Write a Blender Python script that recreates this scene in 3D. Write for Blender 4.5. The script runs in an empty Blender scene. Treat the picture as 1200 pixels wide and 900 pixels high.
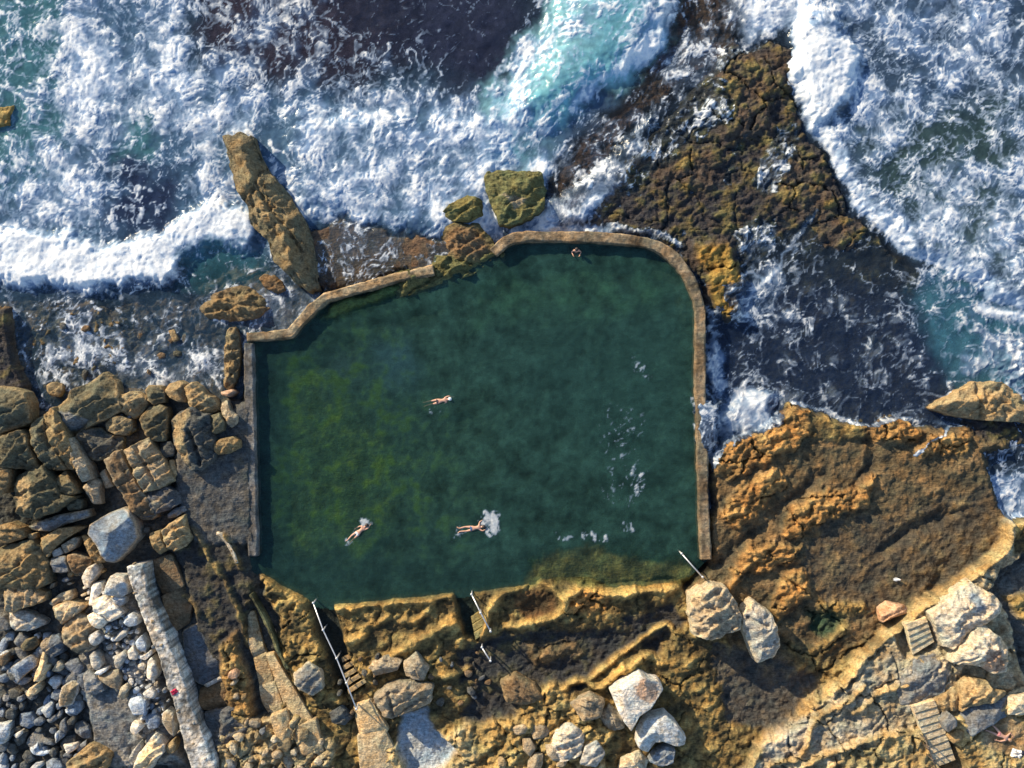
import bpy, math, random
import numpy as np
from mathutils import Vector
random.seed(7)
rng = np.random.default_rng(11)
S = 0.055            # metres per photograph pixel at sea level
H = 70.0             # height of the drone camera above the sea
SC = bpy.context.scene
COL = SC.collection

def P(px, py, z=0.0):
    """a point of the photograph at the height z, in metres"""
    k = S * (H - z) / H
    return ((px - 600) * k, (450 - py) * k, z)

def tile(x0, y0, s, txt):
    return [(x0 + float(a) / s, y0 + float(b) / s) for a, b in (q.split(',') for q in txt.split())]

# ------------------------------------------------------------------ noise
def _h(ix, iy, seed):
    h = (ix.astype(np.int64) * 374761393 + iy.astype(np.int64) * 668265263 + seed * 974711) & 0xffffffff
    h = ((h ^ (h >> 13)) * 1274126177) & 0xffffffff
    h = ((h ^ (h >> 16)) * 2246822519) & 0xffffffff
    return (h ^ (h >> 15)) & 0xffffffff

def pn(x, y, seed=0):
    x = np.asarray(x, float); y = np.asarray(y, float)
    ix = np.floor(x); iy = np.floor(y)
    fx = x - ix; fy = y - iy
    u = fx * fx * fx * (fx * (fx * 6 - 15) + 10); v = fy * fy * fy * (fy * (fy * 6 - 15) + 10)
    r = []
    for dy in (0, 1):
        for dx in (0, 1):
            a = _h(ix + dx, iy + dy, seed) * (2 * math.pi / 4294967296.0)
            r.append(np.cos(a) * (fx - dx) + np.sin(a) * (fy - dy))
    return (r[0] * (1 - u) + r[1] * u) * (1 - v) * 1.5 + (r[2] * (1 - u) + r[3] * u) * v * 1.5

def fbm(x, y, seed=0, o=4, g=.5):
    s = 0; a = 1; t = 0
    for i in range(o):
        s = s + a * pn(x, y, seed + i * 17); t += a * a
        x = x * 2.03 + 11.3; y = y * 2.03 + 5.7; a *= g
    return s / math.sqrt(t)

def ridged(x, y, seed=0, o=4):
    s = 0; a = 1; t = 0
    for i in range(o):
        s = s + a * (1 - np.abs(pn(x, y, seed + i * 13)) * 1.6); t += a
        x = x * 2.1 + 3.3; y = y * 2.1 + 8.7; a *= .5
    return s / t

def worley(x, y, seed=0):
    ix = np.floor(x); iy = np.floor(y)
    f1 = np.full(x.shape, 9.0); f2 = np.full(x.shape, 9.0)
    for dy in (-1, 0, 1):
        for dx in (-1, 0, 1):
            cx = ix + dx; cy = iy + dy
            h = _h(cx, cy, seed)
            d = np.hypot(cx + (h & 0xffff) / 65536.0 - x, cy + (h >> 16) / 65536.0 - y)
            f2 = np.minimum(f2, np.maximum(d, f1)); f1 = np.minimum(f1, d)
    return f1, f2

def sstep(a, b, x):
    t = np.clip((x - a) / (b - a), 0, 1)
    return t * t * (3 - 2 * t)

# ------------------------------------------------------------------ the grid of the ground and the sea
STEP = 0.075
def axis(lim):
    a = np.arange(-lim, lim + 1e-6, STEP)
    g = []; d = STEP; p = a[-1]
    while p < 1200:
        d *= 1.05 if p < lim + 22 else 1.6; p += d; g.append(p)
    g = np.array(g)
    return np.concatenate([-g[::-1], a, g])
XS = axis(35.2); YS = axis(26.6)
NX, NY = len(XS), len(YS)
PXA = np.clip(XS / S + 600, -400, 1600); PYA = np.clip(450 - YS[::-1] / S, -400, 1300)
YS = YS[::-1].copy()                          # row 0 is the top of the picture
QX, QY = np.meshgrid(PXA, PYA)                # photograph pixels at sea level
NXP, NYP = np.meshgrid(XS / S + 600, 450 - YS / S)
W1X = pn(NXP / 34, NYP / 34, 1) + .5 * pn(NXP / 13, NYP / 13, 3) + .3 * pn(NXP / 5, NYP / 5, 5)
W1Y = pn(NXP / 34, NYP / 34, 2) + .5 * pn(NXP / 13, NYP / 13, 4) + .3 * pn(NXP / 5, NYP / 5, 6)

def shift(pts, z):
    k = (H - z) / H
    return [((x - 600) * k + 600, (y - 450) * k + 450) for x, y in pts]

def _slice(pts, m):
    xs = [p[0] for p in pts]; ys = [p[1] for p in pts]
    i0, i1 = np.searchsorted(PXA, [min(xs) - m, max(xs) + m], 'left')
    j0, j1 = np.searchsorted(PYA, [min(ys) - m, max(ys) + m], 'left')
    if max(xs) + m >= 1400: i1 = NX
    if min(xs) - m <= -200: i0 = 0
    if max(ys) + m >= 1100: j1 = NY
    if min(ys) - m <= -200: j0 = 0
    return slice(j0, max(j1, j0 + 1)), slice(i0, max(i1, i0 + 1))

def pdist(pts, x, y, closed=True):
    d = np.full(x.shape, 1e9); ins = np.zeros(x.shape, bool)
    n = len(pts)
    for i in range(n if closed else n - 1):
        ax, ay = pts[i]; bx, by = pts[(i + 1) % n]
        ex, ey = bx - ax, by - ay
        t = np.clip(((x - ax) * ex + (y - ay) * ey) / (ex * ex + ey * ey + 1e-9), 0, 1)
        d = np.minimum(d, (x - ax - t * ex) ** 2 + (y - ay - t * ey) ** 2)
        if closed and ay != by:
            ins ^= ((ay > y) != (by > y)) & (x < (bx - ax) * (y - ay) / (by - ay) + ax)
    d = np.sqrt(d)
    return np.where(ins, d, -d) if closed else d

def chaikin(pts, n=1, closed=True):
    for _ in range(n):
        out = []
        m = len(pts)
        for i in range(m if closed else m - 1):
            a, b = pts[i], pts[(i + 1) % m]
            out += [(a[0] * .75 + b[0] * .25, a[1] * .75 + b[1] * .25), (a[0] * .25 + b[0] * .75, a[1] * .25 + b[1] * .75)]
        if not closed: out = [pts[0]] + out + [pts[-1]]
        pts = out
    return pts

def sd(pts, warp=6, z=0, m=30, closed=True, ch=0):
    pts = shift(pts, z)
    if ch: pts = chaikin(pts, ch, closed)
    sl = _slice(pts, m + 2 * warp)
    return sl, pdist(pts, QX[sl] + warp * W1X[sl], QY[sl] + warp * W1Y[sl], closed)

def mask(pts, soft=5, warp=6, z=0, ch=0):
    if isinstance(pts, str): pts = tile(0, 0, 1, pts)
    sl, d = sd(pts, warp, z, soft + 2, True, ch)
    return sl, sstep(-soft, soft, d)

def line(pts, w, warp=4, z=0):
    if isinstance(pts, str): pts = tile(0, 0, 1, pts)
    sl, d = sd(pts, warp, z, w + 2, False, 1)
    return sl, 1 - sstep(0, w, d)

def over(f, val, m, amt=1.0):
    sl, w = m
    w = w * amt
    if f.ndim == 3:
        w = w[..., None]
        val = np.asarray(val) if not (isinstance(val, np.ndarray) and val.ndim == 3) else val[sl]
    elif isinstance(val, np.ndarray): val = val[sl]
    f[sl] = f[sl] * (1 - w) + val * w

def add(f, val, m):
    sl, w = m
    f[sl] = f[sl] + w * (val[sl] if isinstance(val, np.ndarray) else val)

# ------------------------------------------------------------------ materials
def nodes_of(m):
    m.use_nodes = True
    nt = m.node_tree; nt.nodes.clear()
    return nt
def N(nt, t, **kw):
    n = nt.nodes.new(t)
    for k, v in kw.items():
        if k in n.inputs.keys() if isinstance(k, str) else False: n.inputs[k].default_value = v
        else: setattr(n, k, v)
    return n
def mathn(nt, op, a, b=None, c=None):
    n = nt.nodes.new('ShaderNodeMath'); n.operation = op
    for i, v in enumerate((a, b, c)):
        if v is None: continue
        if isinstance(v, (int, float)): n.inputs[i].default_value = v
        else: nt.links.new(v, n.inputs[i])
    return n.outputs[0]
def mixc(nt, f, a, b, mode='MIX'):
    n = nt.nodes.new('ShaderNodeMix'); n.data_type = 'RGBA'; n.blend_type = mode
    for s, v in ((0, f), (6, a), (7, b)):
        if isinstance(v, (int, float)): n.inputs[s].default_value = v
        elif isinstance(v, tuple): n.inputs[s].default_value = v + (1,) if len(v) == 3 else v
        else: nt.links.new(v, n.inputs[s])
    return n.outputs[2]
def ramp(nt, f, stops):
    n = nt.nodes.new('ShaderNodeValToRGB')
    e = n.color_ramp.elements
    while len(e) < len(stops): e.new(.5)
    for i, (p, c) in enumerate(stops):
        e[i].position = p; e[i].color = (c, c, c, 1) if isinstance(c, (int, float)) else tuple(c) + (1,)
    nt.links.new(f, n.inputs[0])
    return n.outputs[0]
def noise(nt, vec, scale, detail=4, rough=.55, dist=0.0):
    n = nt.nodes.new('ShaderNodeTexNoise'); n.inputs['Scale'].default_value = scale
    n.inputs['Detail'].default_value = detail; n.inputs['Roughness'].default_value = rough; n.inputs['Distortion'].default_value = dist
    nt.links.new(vec, n.inputs['Vector'])
    return n.outputs['Fac']

def rock_material(name, pit=1.0, bump=.5, coord='Object', rough=.85):
    m = bpy.data.materials.new(name); nt = nodes_of(m); L = nt.links.new
    out = N(nt, 'ShaderNodeOutputMaterial'); b = N(nt, 'ShaderNodeBsdfPrincipled')
    L(b.outputs[0], out.inputs[0])
    at = N(nt, 'ShaderNodeAttribute', attribute_name='Col')
    tc = N(nt, 'ShaderNodeTexCoord'); v = tc.outputs[coord]
    n1 = noise(nt, v, 1.1, 5); n2 = noise(nt, v, 4.5, 5, .62); n3 = noise(nt, v, 17, 3, .6)
    k = ramp(nt, n2, [(.28, .52), (.5, 1.0), (.74, 1.45)])
    c = mixc(nt, 1.0, at.outputs['Color'], k, 'MULTIPLY')
    k3 = ramp(nt, n3, [(.3, .66), (.7, 1.28)])
    c = mixc(nt, 1.0, c, k3, 'MULTIPLY')
    tint = ramp(nt, n1, [(.36, (1.12, .98, .82)), (.5, (1, 1, 1)), (.64, (.82, .94, 1.0))])
    c = mixc(nt, 1.0, c, tint, 'MULTIPLY')
    L(c, b.inputs['Base Color'])
    b.inputs['Roughness'].default_value = rough
    b.inputs['Specular IOR Level'].default_value = .25
    mp = N(nt, 'ShaderNodeMapping'); mp.inputs['Rotation'].default_value = (.2, .1, .56); mp.inputs['Scale'].default_value = (1.3, 8.0, 3.0); L(v, mp.inputs['Vector'])
    n4 = noise(nt, mp.outputs[0], 1.6, 4, .6, .6)
    c = mixc(nt, 1.0, c, ramp(nt, n4, [(.3, .68), (.5, 1.0), (.72, 1.25)]), 'MULTIPLY'); L(c, b.inputs['Base Color'])
    vo = N(nt, 'ShaderNodeTexVoronoi'); vo.inputs['Scale'].default_value = 5.5; L(v, vo.inputs['Vector'])
    hgt = mathn(nt, 'ADD', mathn(nt, 'MULTIPLY', n2, 1.2), mathn(nt, 'MULTIPLY', n3, .45))
    hgt = mathn(nt, 'ADD', hgt, mathn(nt, 'MULTIPLY', vo.outputs['Distance'], .5 * pit))
    hgt = mathn(nt, 'ADD', hgt, mathn(nt, 'MULTIPLY', n4, .8))
    bp = N(nt, 'ShaderNodeBump'); bp.inputs['Strength'].default_value = bump; bp.inputs['Distance'].default_value = .22
    L(hgt, bp.inputs['Height']); L(bp.outputs[0], b.inputs['Normal'])
    return m

def plain_material(name, col, rough=.6, metal=0.0, var=.25, scale=9.0):
    m = bpy.data.materials.new(name); nt = nodes_of(m); L = nt.links.new
    out = N(nt, 'ShaderNodeOutputMaterial'); b = N(nt, 'ShaderNodeBsdfPrincipled'); L(b.outputs[0], out.inputs[0])
    tc = N(nt, 'ShaderNodeTexCoord')
    k = ramp(nt, noise(nt, tc.outputs['Object'], scale, 4), [(.3, 1 - var), (.7, 1 + var)])
    L(mixc(nt, 1.0, tuple(col), k, 'MULTIPLY'), b.inputs['Base Color'])
    b.inputs['Roughness'].default_value = rough; b.inputs['Metallic'].default_value = metal
    return m

# ------------------------------------------------------------------ object helpers
def mesh_np(name, verts, quads, mat=None, smooth=True, col=None, attrs=None, parent=None, loc=None):
    me = bpy.data.meshes.new(name)
    verts = np.asarray(verts, np.float32); quads = np.asarray(quads, np.int32)
    nv, nf, k = len(verts), len(quads), quads.shape[1]
    me.vertices.add(nv); me.vertices.foreach_set('co', verts.ravel())
    me.loops.add(nf * k); me.loops.foreach_set('vertex_index', quads.ravel())
    me.polygons.add(nf); me.polygons.foreach_set('loop_start', np.arange(0, nf * k, k, dtype=np.int32))
    me.update(calc_edges=True)
    if smooth: me.polygons.foreach_set('use_smooth', np.ones(nf, bool))
    if col is not None:
        a = me.color_attributes.new('Col', 'FLOAT_COLOR', 'POINT')
        a.data.foreach_set('color', np.concatenate([np.clip(col, 0, 1), np.ones((nv, 1))], 1).astype(np.float32).ravel())
    for nm, arr in (attrs or {}).items():
        a = me.attributes.new(nm, 'FLOAT', 'POINT'); a.data.foreach_set('value', arr.astype(np.float32).ravel())
    o = bpy.data.objects.new(name, me); COL.objects.link(o)
    if mat: me.materials.append(mat)
    if parent: o.parent = parent
    if loc is not None: o.location = loc
    return o

def tag(o, label=None, cat=None, group=None, kind=None):
    if label: o['label'] = label
    if cat: o['category'] = cat
    if group: o['group'] = group
    o['kind'] = kind or 'thing'
    return o
def empty(name, loc, label, cat, group=None):
    o = bpy.data.objects.new(name, None); o.location = loc; o.empty_display_size = .2; COL.objects.link(o)
    return tag(o, label, cat, group)
# ------------------------------------------------------------------ the ground: sea bed, reef, rock platforms, ledges, pool basin
n60 = fbm(NXP / 62, NYP / 62, 21, 4); n22 = fbm(NXP / 24, NYP / 24, 31, 4); n8 = fbm(NXP / 8.5, NYP / 8.5, 41, 3)
ua = (NXP * .85 - NYP * .53); va = (NXP * .53 + NYP * .85)          # the bedding of the rock runs up to the right
st = fbm(ua / 70, va / 11, 51, 4)
rdg = ridged((NXP + 9 * W1X) / 46, (NYP + 9 * W1Y) / 46, 61, 4)
knob = worley((NXP + 5 * W1X) / 15, (NYP + 5 * W1Y) / 15, 71)[0]
C = lambda *a: np.array(a)
def tone(*stops):
    """colour field from (value, colour) stops along the mixed noise"""
    f = np.clip(.5 + .33 * n22 + .2 * n8 + .18 * st, 0, 1)
    out = np.zeros(f.shape + (3,))
    xs = [s[0] for s in stops]
    for c in range(3): out[..., c] = np.interp(f, xs, [s[1][c] for s in stops])
    return out

Z = np.full(QX.shape, -2.6); CO = np.zeros(QX.shape + (3,)); RO = np.zeros(QX.shape)   # height, colour, roughness of relief
BED = tone((0, (.015, .013, .012)), (.5, (.045, .032, .024)), (1, (.10, .075, .045)))
MOSS = tone((0, (.018, .015, .019)), (.45, (.040, .032, .033)), (.58, (.062, .047, .030)), (.74, (.12, .088, .036)), (1, (.22, .15, .055)))
DARKR = tone((0, (.015, .015, .018)), (.5, (.035, .030, .030)), (.8, (.075, .058, .03)), (1, (.13, .09, .04)))
PLAT = tone((0, (.026, .021, .016)), (.4, (.065, .048, .029)), (.65, (.12, .076, .040)), (1, (.25, .15, .075)))
ORNG = tone((0, (.10, .05, .02)), (.4, (.26, .125, .04)), (.7, (.40, .20, .065)), (1, (.52, .30, .11)))
GOLD = tone((0, (.08, .05, .02)), (.35, (.22, .135, .048)), (.65, (.40, .25, .09)), (1, (.55, .37, .15)))
LEDG = tone((0, (.03, .024, .016)), (.4, (.09, .06, .028)), (.62, (.20, .125, .048)), (.82, (.34, .22, .085)), (1, (.46, .31, .13)))
PALE = tone((0, (.11, .09, .06)), (.3, (.29, .225, .135)), (.55, (.42, .335, .205)), (1, (.60, .51, .36)))
GREY = tone((0, (.12, .12, .12)), (.5, (.28, .28, .27)), (1, (.46, .43, .38)))
PITC = tone((0, (.03, .032, .032)), (.5, (.085, .085, .08)), (1, (.17, .15, .12)))
SLAB = tone((0, (.045, .045, .045)), (.5, (.085, .085, .085)), (1, (.135, .125, .11)))
LEDG *= C(1.18, 1.27, 1.18); PLAT *= C(1.52, 1.58, 1.45); ORNG *= C(1.2, 1.3, 1.3); GOLD *= C(1.1, 1.16, 1.1); MOSS *= C(1.1, 1.2, 1.2); DARKR *= C(1.15, 1.3, 1.3)
CO[:] = BED
def lay(pts, z, col, soft=5, warp=6, rough=None, zc=None, ch=0, camt=1.0):
    if isinstance(pts, str): pts = tile(0, 0, 1, pts)
    zz = z if not isinstance(z, np.ndarray) else float(np.median(z))
    m = mask(pts, soft, warp, zz, ch)
    over(Z, z, m)
    if col is not None: over(CO, col, mask(pts, min(soft, 4), warp, zz, ch), camt)
    if rough is not None: over(RO, rough, m)

# sea bed near the shore
lay('-400,300 60,300 200,290 300,270 420,230 560,250 700,200 1000,200 1600,300 1600,1300 -400,1300', -1.1, None, 60, 10)
lay('-400,335 60,345 120,350 200,335 300,300 375,330 375,390 290,400 282,470 100,470 20,480 -400,450', -.26, BED * 1.5 + PLAT * .35, 14, 10, .20)
lay('60,345 110,350 150,380 140,430 60,440 30,400', -.12, PLAT, 14, 10, .25)
lay('-400,345 8,360 12,420 28,452 30,490 -400,490', .75, MOSS, 4, 3, .12)
# brown shelf under the thin wash
SHELF = tone((0, (.03, .018, .016)), (.5, (.085, .045, .028)), (1, (.17, .09, .045)))
lay('905,-400 870,60 800,110 745,160 705,215 655,280 630,235 665,170 735,110 775,60 800,-400', -.22, SHELF, 14, 8, .12)
lay('-40,118 18,120 14,150 -40,155', .2, GOLD, 4, 3, .1)
lay('200,-60 480,-60 490,50 400,90 300,90 240,60', -.5, SHELF, 30, 10, .1)
# mossy reef
lay('640,285 700,262 718,205 770,150 800,112 850,62 900,42 945,60 935,110 960,170 1000,245 1060,305 1130,350 1250,420 1250,720 1100,720 840,720 826,640 822,350 800,310 760,280', .10, MOSS, 9, 7, .17)
lay('850,330 900,280 960,262 1040,300 1110,345 1180,400 1150,470 1110,500 1000,492 930,470 850,490 838,430', -.26, DARKR, 30, 9, .12)
m = mask('850,330 900,280 960,262 1040,300 1110,345 1160,400 1130,460 1110,500 1000,492 930,470 850,490 838,430', 20, 9); over(CO, MOSS * 1.3, (m[0], m[1] * sstep(-.1, .6, n60[m[0]] + .5 * n22[m[0]])), .9)
for q, z in (('810,286 858,284 874,325 866,372 838,372 824,328', .55), ('850,60 930,60 925,105 870,130 840,100', .5), ('840,90 905,95 900,150 850,165 830,130', .55),
             ('900,160 960,190 985,240 940,262 905,225', .45), ('760,175 840,180 835,215 770,225', .3), ('955,240 1010,255 1005,290 960,285', .15)):
    lay(q, z, None, 12, 8, .22); m = mask(q, 12, 8, z); over(CO, MOSS * 1.25 + C(.035, .018, .0), m, .75)
lay('815,290 856,288 868,325 862,368 842,368 828,325', .6, GOLD * C(.8, .72, .5), 5, 6, .25)
# right-hand platform
lay('838,560 850,520 900,490 935,476 960,490 1015,502 1080,500 1130,502 1190,530 1300,560 1300,680 1170,670 1080,740 980,810 900,880 870,1000 790,1000 800,700 832,665', .62, PLAT, 6, 6, .11)
lay('960,610 1060,600 1160,570 1260,580 1260,650 1120,670 1040,720 960,700 940,660', .5, DARKR * .6 + PLAT * .45, 20, 10, .07, camt=.85)
A6 = lambda t: tile(800, 430, 3, t)
for q in ('130,300 180,250 260,240 330,190 380,140 440,165 450,230 420,290 330,310 250,350 190,400 130,390', '150,480 220,420 300,360 350,380 360,430 300,490 250,530 190,570 130,520',
          '350,580 420,440 500,450 560,440 620,400 700,370 680,440 640,500 560,520 500,560 430,600', '160,720 230,640 300,630 420,630 400,680 330,700 250,720 190,770',
          '640,200 720,195 840,210 850,235 760,270 680,260', '830,270 900,235 1000,235 1010,290 900,300 820,310', '310,800 340,740 440,720 460,790 400,850'):
    lay(A6(q), .98, ORNG, 5, 9, .34, camt=.85)
lay(A6('440,170 650,205 640,240 560,270 460,250'), .85, LEDG, 4, 4, .1)
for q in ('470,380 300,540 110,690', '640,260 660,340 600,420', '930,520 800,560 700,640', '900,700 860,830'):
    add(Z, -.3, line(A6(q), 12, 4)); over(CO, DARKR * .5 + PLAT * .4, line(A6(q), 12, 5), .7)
A5 = lambda t: tile(800, 640, 3, t)
for q, z, c in (('300,170 440,140 460,190 400,230 330,260 300,220', 1.0, ORNG), ('480,190 650,200 660,235 560,250 480,240', .95, GOLD), ('360,330 460,360 560,250 580,300 500,380 470,480 400,420', .9, LEDG),
                ('430,230 520,210 550,250 500,310 450,290', .25, C(.02, .06, .035)), ('0,300 60,330 140,450 170,500 130,620 60,720 -20,760', 1.15, GOLD), ('480,420 640,330 720,300 640,420 500,520', .8, LEDG)):
    lay(A5(q), z, c, 6, 6, .26, camt=.8)
add(Z, .35, line(A5('40,330 0,400 20,440'), 9)); 
# south side of the pool: ledges, basins and rims
lay('300,650 330,655 395,706 440,700 500,694 545,694 560,690 610,680 650,672 700,690 800,684 812,700 880,790 900,900 880,1300 300,1300', .95, LEDG, 5, 4, .17)
A4 = lambda t: tile(530, 640, 3.46, t)
A3 = lambda t: tile(250, 640, 3.46, t)
lay(A4('300,340 600,330 900,230 960,320 760,400 560,520 440,640 380,650 330,560 200,520 40,560 0,420 160,370'), .45, DARKR, 12, 8, .12)
lay(A4('290,400 500,390 520,430 420,470 300,470'), .75, PLAT, 10, 8, .2)
lay(A4('260,190 400,180 450,230 400,290 300,300 250,250'), .6, PLAT * C(.8, .62, .5), 10, 5, .12)
lay(A4('770,400 880,340 930,390 880,470 810,440'), .35, DARKR, 6, 5, .1)
lay(A4('460,220 520,150 600,170 650,210 620,260 540,280 470,260'), 1.15, ORNG, 6, 6, .4)
RIMC = GOLD * 1.12 + C(.05, .03, .01)
for q, w, hh in (('80,380 130,340 150,240 230,180 310,145 380,150 430,190 460,230 450,270 400,300 330,320 230,330', 5, .5), ('460,215 520,165 580,170 640,205 700,200 780,175 880,180 930,155', 7, .55),
                 ('560,540 680,450 760,390 860,325 890,330 930,390', 3.6, .5), ('700,520 760,460 810,445 860,480 900,470 960,410 990,350 985,250', 5, .5),
                 ('280,690 370,690 440,650 460,570 520,545 600,590 690,500', 5, .55), ('930,540 950,440 985,370', 3.5, .35)):
    add(Z, hh, line(A4(q), w + 2, 2, 1.3)); over(CO, RIMC, line(A4(q), w + 2, 3, 1.3), 1.0)
for q, w, hh in (('480,262 600,235 700,225 850,215 975,192', 7, .45), ('975,195 1000,260 1030,330', 4, .35), ('530,390 610,360', 7, .4), ('620,520 740,440 860,370 980,310', 9, .5),
                 ('700,290 640,330 560,340', 4, .25), ('880,230 850,290 760,310', 4, .25), ('170,160 250,150 330,200 370,280', 8, .55), ('240,240 330,190', 4, .3), ('310,390 360,340 410,380', 5, .4),
                 ('180,260 250,380 310,480 340,520', 6, .4), ('890,520 950,540 1030,510', 5, .4)):
    add(Z, hh, line(A3(q), w + 2, 3, 1.3)); over(CO, RIMC, line(A3(q), w + 2, 4, 1.3), .85)
lay(A3('130,150 180,140 330,190 400,280 430,420 520,560 560,660 480,700 380,620 300,480 230,360'), 1.35, None, 6, 5, .38)
lay(A3('500,400 560,560 640,620 690,740 760,900 600,900 570,700 520,560'), 1.1, LEDG, 6, 5, .2)
lay(A4('860,400 960,330 1000,420 960,600 880,640 860,540'), 1.0, LEDG, 6, 6, .25)
lay('440,880 500,865 560,845 620,845 660,820 700,850 720,1000 440,1300', 1.5, PALE * C(1.1, 1.02, .8), 6, 6, .36)
lay('555,835 600,825 650,800 690,820 720,860 690,900 560,900', 1.35, GOLD * .9 + C(.03, .03, .02), 6, 6, .4)
lay('470,835 500,828 510,855 535,875 520,900 480,900 468,875', .62, C(.36, .41, .46), 4, 4, .03)
lay('535,840 560,800 620,770 640,800 600,830 560,850', .5, DARKR * 1.1, 8, 6, .1)
# west side: ground under the blocks, the grey slab, the channel beside the old wall
lay('-400,460 60,480 105,452 250,462 288,470 300,560 300,660 330,720 330,1300 -400,1300', .35, PITC * .8, 6, 5, .12)
lay('-400,480 60,500 115,520 130,600 105,650 60,680 -400,690', .3, PITC * C(.55, .55, .5), 6, 5, .15)  # ground darkened further to paint the shade deep between the blocks
lay('100,690 150,690 185,790 215,900 120,900 90,800', .85, GREY * .8, 6, 5, .2)
lay(tile(0, 650, 3.6, '370,580 500,560 560,650 540,780 480,830 390,800 370,700'), .95, SLAB * C(1.9, 1.95, 2.0), 4, 4, .05)
lay('205,520 260,490 292,470 298,560 298,640 270,640 225,640 205,580', 1.0, SLAB, 5, 4, .03)
lay('200,640 280,640 300,690 265,800 240,760', .9, DARKR, 8, 5, .12)  # dark ground with the old wall's shadow put into its colour
lay('170,668 185,690 235,850 255,910 232,910 205,830 180,740 160,680', .62, C(.035, .043, .026), 4, 3, .06)  # channel bed; its dark green stands for the wall's shadow
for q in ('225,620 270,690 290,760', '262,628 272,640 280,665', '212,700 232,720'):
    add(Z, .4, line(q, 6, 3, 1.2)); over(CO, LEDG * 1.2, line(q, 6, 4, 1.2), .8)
lay('255,760 275,740 290,800 300,840 280,860 262,820', 1.3, ORNG * C(.8, .9, 1), 5, 4, .35)
lay('255,860 290,845 350,840 390,870 400,1300 255,1300', 1.4, PALE * C(.85, .83, .75), 5, 5, .5)
# upper sandstone ledge, bottom right
CL = '868,912 890,880 905,860 935,846 960,822 1000,790 1022,760 1045,742 1065,725 1090,708 1130,680 1168,656 1180,636 1182,604 1200,602 1700,602 1700,1400 868,1400'
lay(CL, 1.90, PALE, 2.5, 5, .24)
add(Z, .22, line('880,900 905,862 935,848 960,824 1000,792 1022,762 1045,744 1065,727 1090,710 1130,682 1168,658 1181,638 1184,606 1300,604', 5, 4, 1.9))
over(CO, PALE * C(1, .86, .58), line('880,900 905,862 935,848 960,824 1000,792 1022,762 1045,744 1065,727 1090,710 1130,682 1168,658 1181,638 1184,606 1300,604', 6, 5, 1.9), .8)  # rim tinted gold, its sunlight put into the colour
lay('1150,690 1190,650 1192,615 1400,612 1400,830 1195,790 1185,745 1165,700', 1.00, PITC * 1.3, 5, 4, .15)  # lower hollow behind the rim, its shade painted as dark ground
lay('1178,700 1260,690 1260,740 1195,725', 1.50, GOLD, 4, 4, .2)
for q, z, c in (('900,868 915,852 945,845 962,866 930,890 896,890', 2.00, GREY * 1.25 + C(.06, .04, .02)), ('890,890 915,888 912,910 885,910', 2.00, GREY * .9), ('950,855 1000,835 1040,850 1000,880 960,885', 1.85, GREY * .7 + PALE * .25), ('1050,790 1110,775 1115,820 1060,835', 2.10, GREY * 1.1),
                ('965,826 1005,798 1030,775 1045,790 1015,830 965,840', 1.95, GREY * .6 + PALE * .4), ('1035,765 1060,760 1062,785 1040,790', 2.00, GREY * .4 + PALE * .4), ('1000,840 1060,830 1075,850 1010,860', 1.85, GREY * .4 + PALE * .5)):
    lay(q, z, c, 6, 7, None, camt=.5)
for q in ('958,836 985,815 1012,788', '1020,775 1040,758', '925,856 945,850'):
    add(Z, -.25, line(q, 3, 3, 2)); over(CO, PALE * .6, line(q, 3, 3, 2), .6)
for q, w, hh in (('900,898 945,885 950,850 965,835 990,825 1012,805', 5, .35), ('940,895 985,878 1010,866 1050,862 1075,855', 6, .5), ('960,905 1000,886 1040,872', 5, .4), ('1000,835 1030,815 1060,800', 5, .3)):
    add(Z, hh, line(q, w, 3, 2)); over(CO, PALE * C(1, .86, .6), line(q, w + 2, 3, 2), .8)
lay('985,880 1085,855 1100,900 1120,1300 985,1300', 2.25, PALE * C(1, .92, .7), 6, 5, .3)
lay('1115,840 1190,820 1300,830 1300,1300 1110,1300 1105,880', 2.45, PALE * C(1, .9, .64), 6, 4, .26)
lay('1150,850 1190,838 1215,870 1180,885 1150,872', 2.35, PALE * C(.85, .72, .6), 4, 3, .06)
lay('1150,530 1400,520 1400,606 1178,606 1165,580', -.12, DARKR, 8, 6, .06)
lay('830,762 868,752 935,778 960,802 935,832 885,852 848,835', .42, SLAB * .35 + DARKR * .5 + PLAT * .25, 14, 12, .12)  # dark ground, with the two boulders' cast shadow painted into its colour
lay('1188,612 1400,608 1400,652 1184,648 1186,630', 1.55, LEDG * 1.1, 4, 3, .15)
# stair flights cut into the rock: their beds
lay('1046,742 1078,726 1096,740 1092,758 1058,768 1050,755', 1.30, PALE * .7, 3, 1, .02)
lay('1066,826 1092,818 1128,900 1102,906', 1.35, PALE * .5, 3, 1, .02)
lay('366,706 392,704 410,765 428,800 405,812 388,770', .1, C(.02, .025, .022), 3, 1, .02)
lay('533,694 553,690 566,722 560,748 545,742', .15, C(.02, .03, .025), 3, 2, .03)
# rough relief: bedding steps, crevices, lumps
sa = (va + 16 * W1X + 30 * n60) / 23; saw = sa - np.floor(sa); saw = np.where(saw < .86, saw / .86, (1 - saw) / .14) - .5
sb = (ua + 14 * W1Y - 26 * n60) / 41; saw2 = sb - np.floor(sb); saw2 = np.where(saw2 < .9, saw2 / .9, (1 - saw2) / .1) - .5
Z += np.clip(RO, 0, .6) * (-.62 * saw - .30 * saw2 * (n22 > -.2))
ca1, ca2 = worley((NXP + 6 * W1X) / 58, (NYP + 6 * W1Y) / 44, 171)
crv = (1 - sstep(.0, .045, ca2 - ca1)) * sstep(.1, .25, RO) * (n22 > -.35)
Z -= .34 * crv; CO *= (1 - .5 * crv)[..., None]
Z += RO * (.85 * np.clip(rdg - .45, -.4, .6) + .55 * n22 * .6 + .42 * n8 * .45 + .5 * st * .6 + .5 * (.45 - knob))
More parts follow.
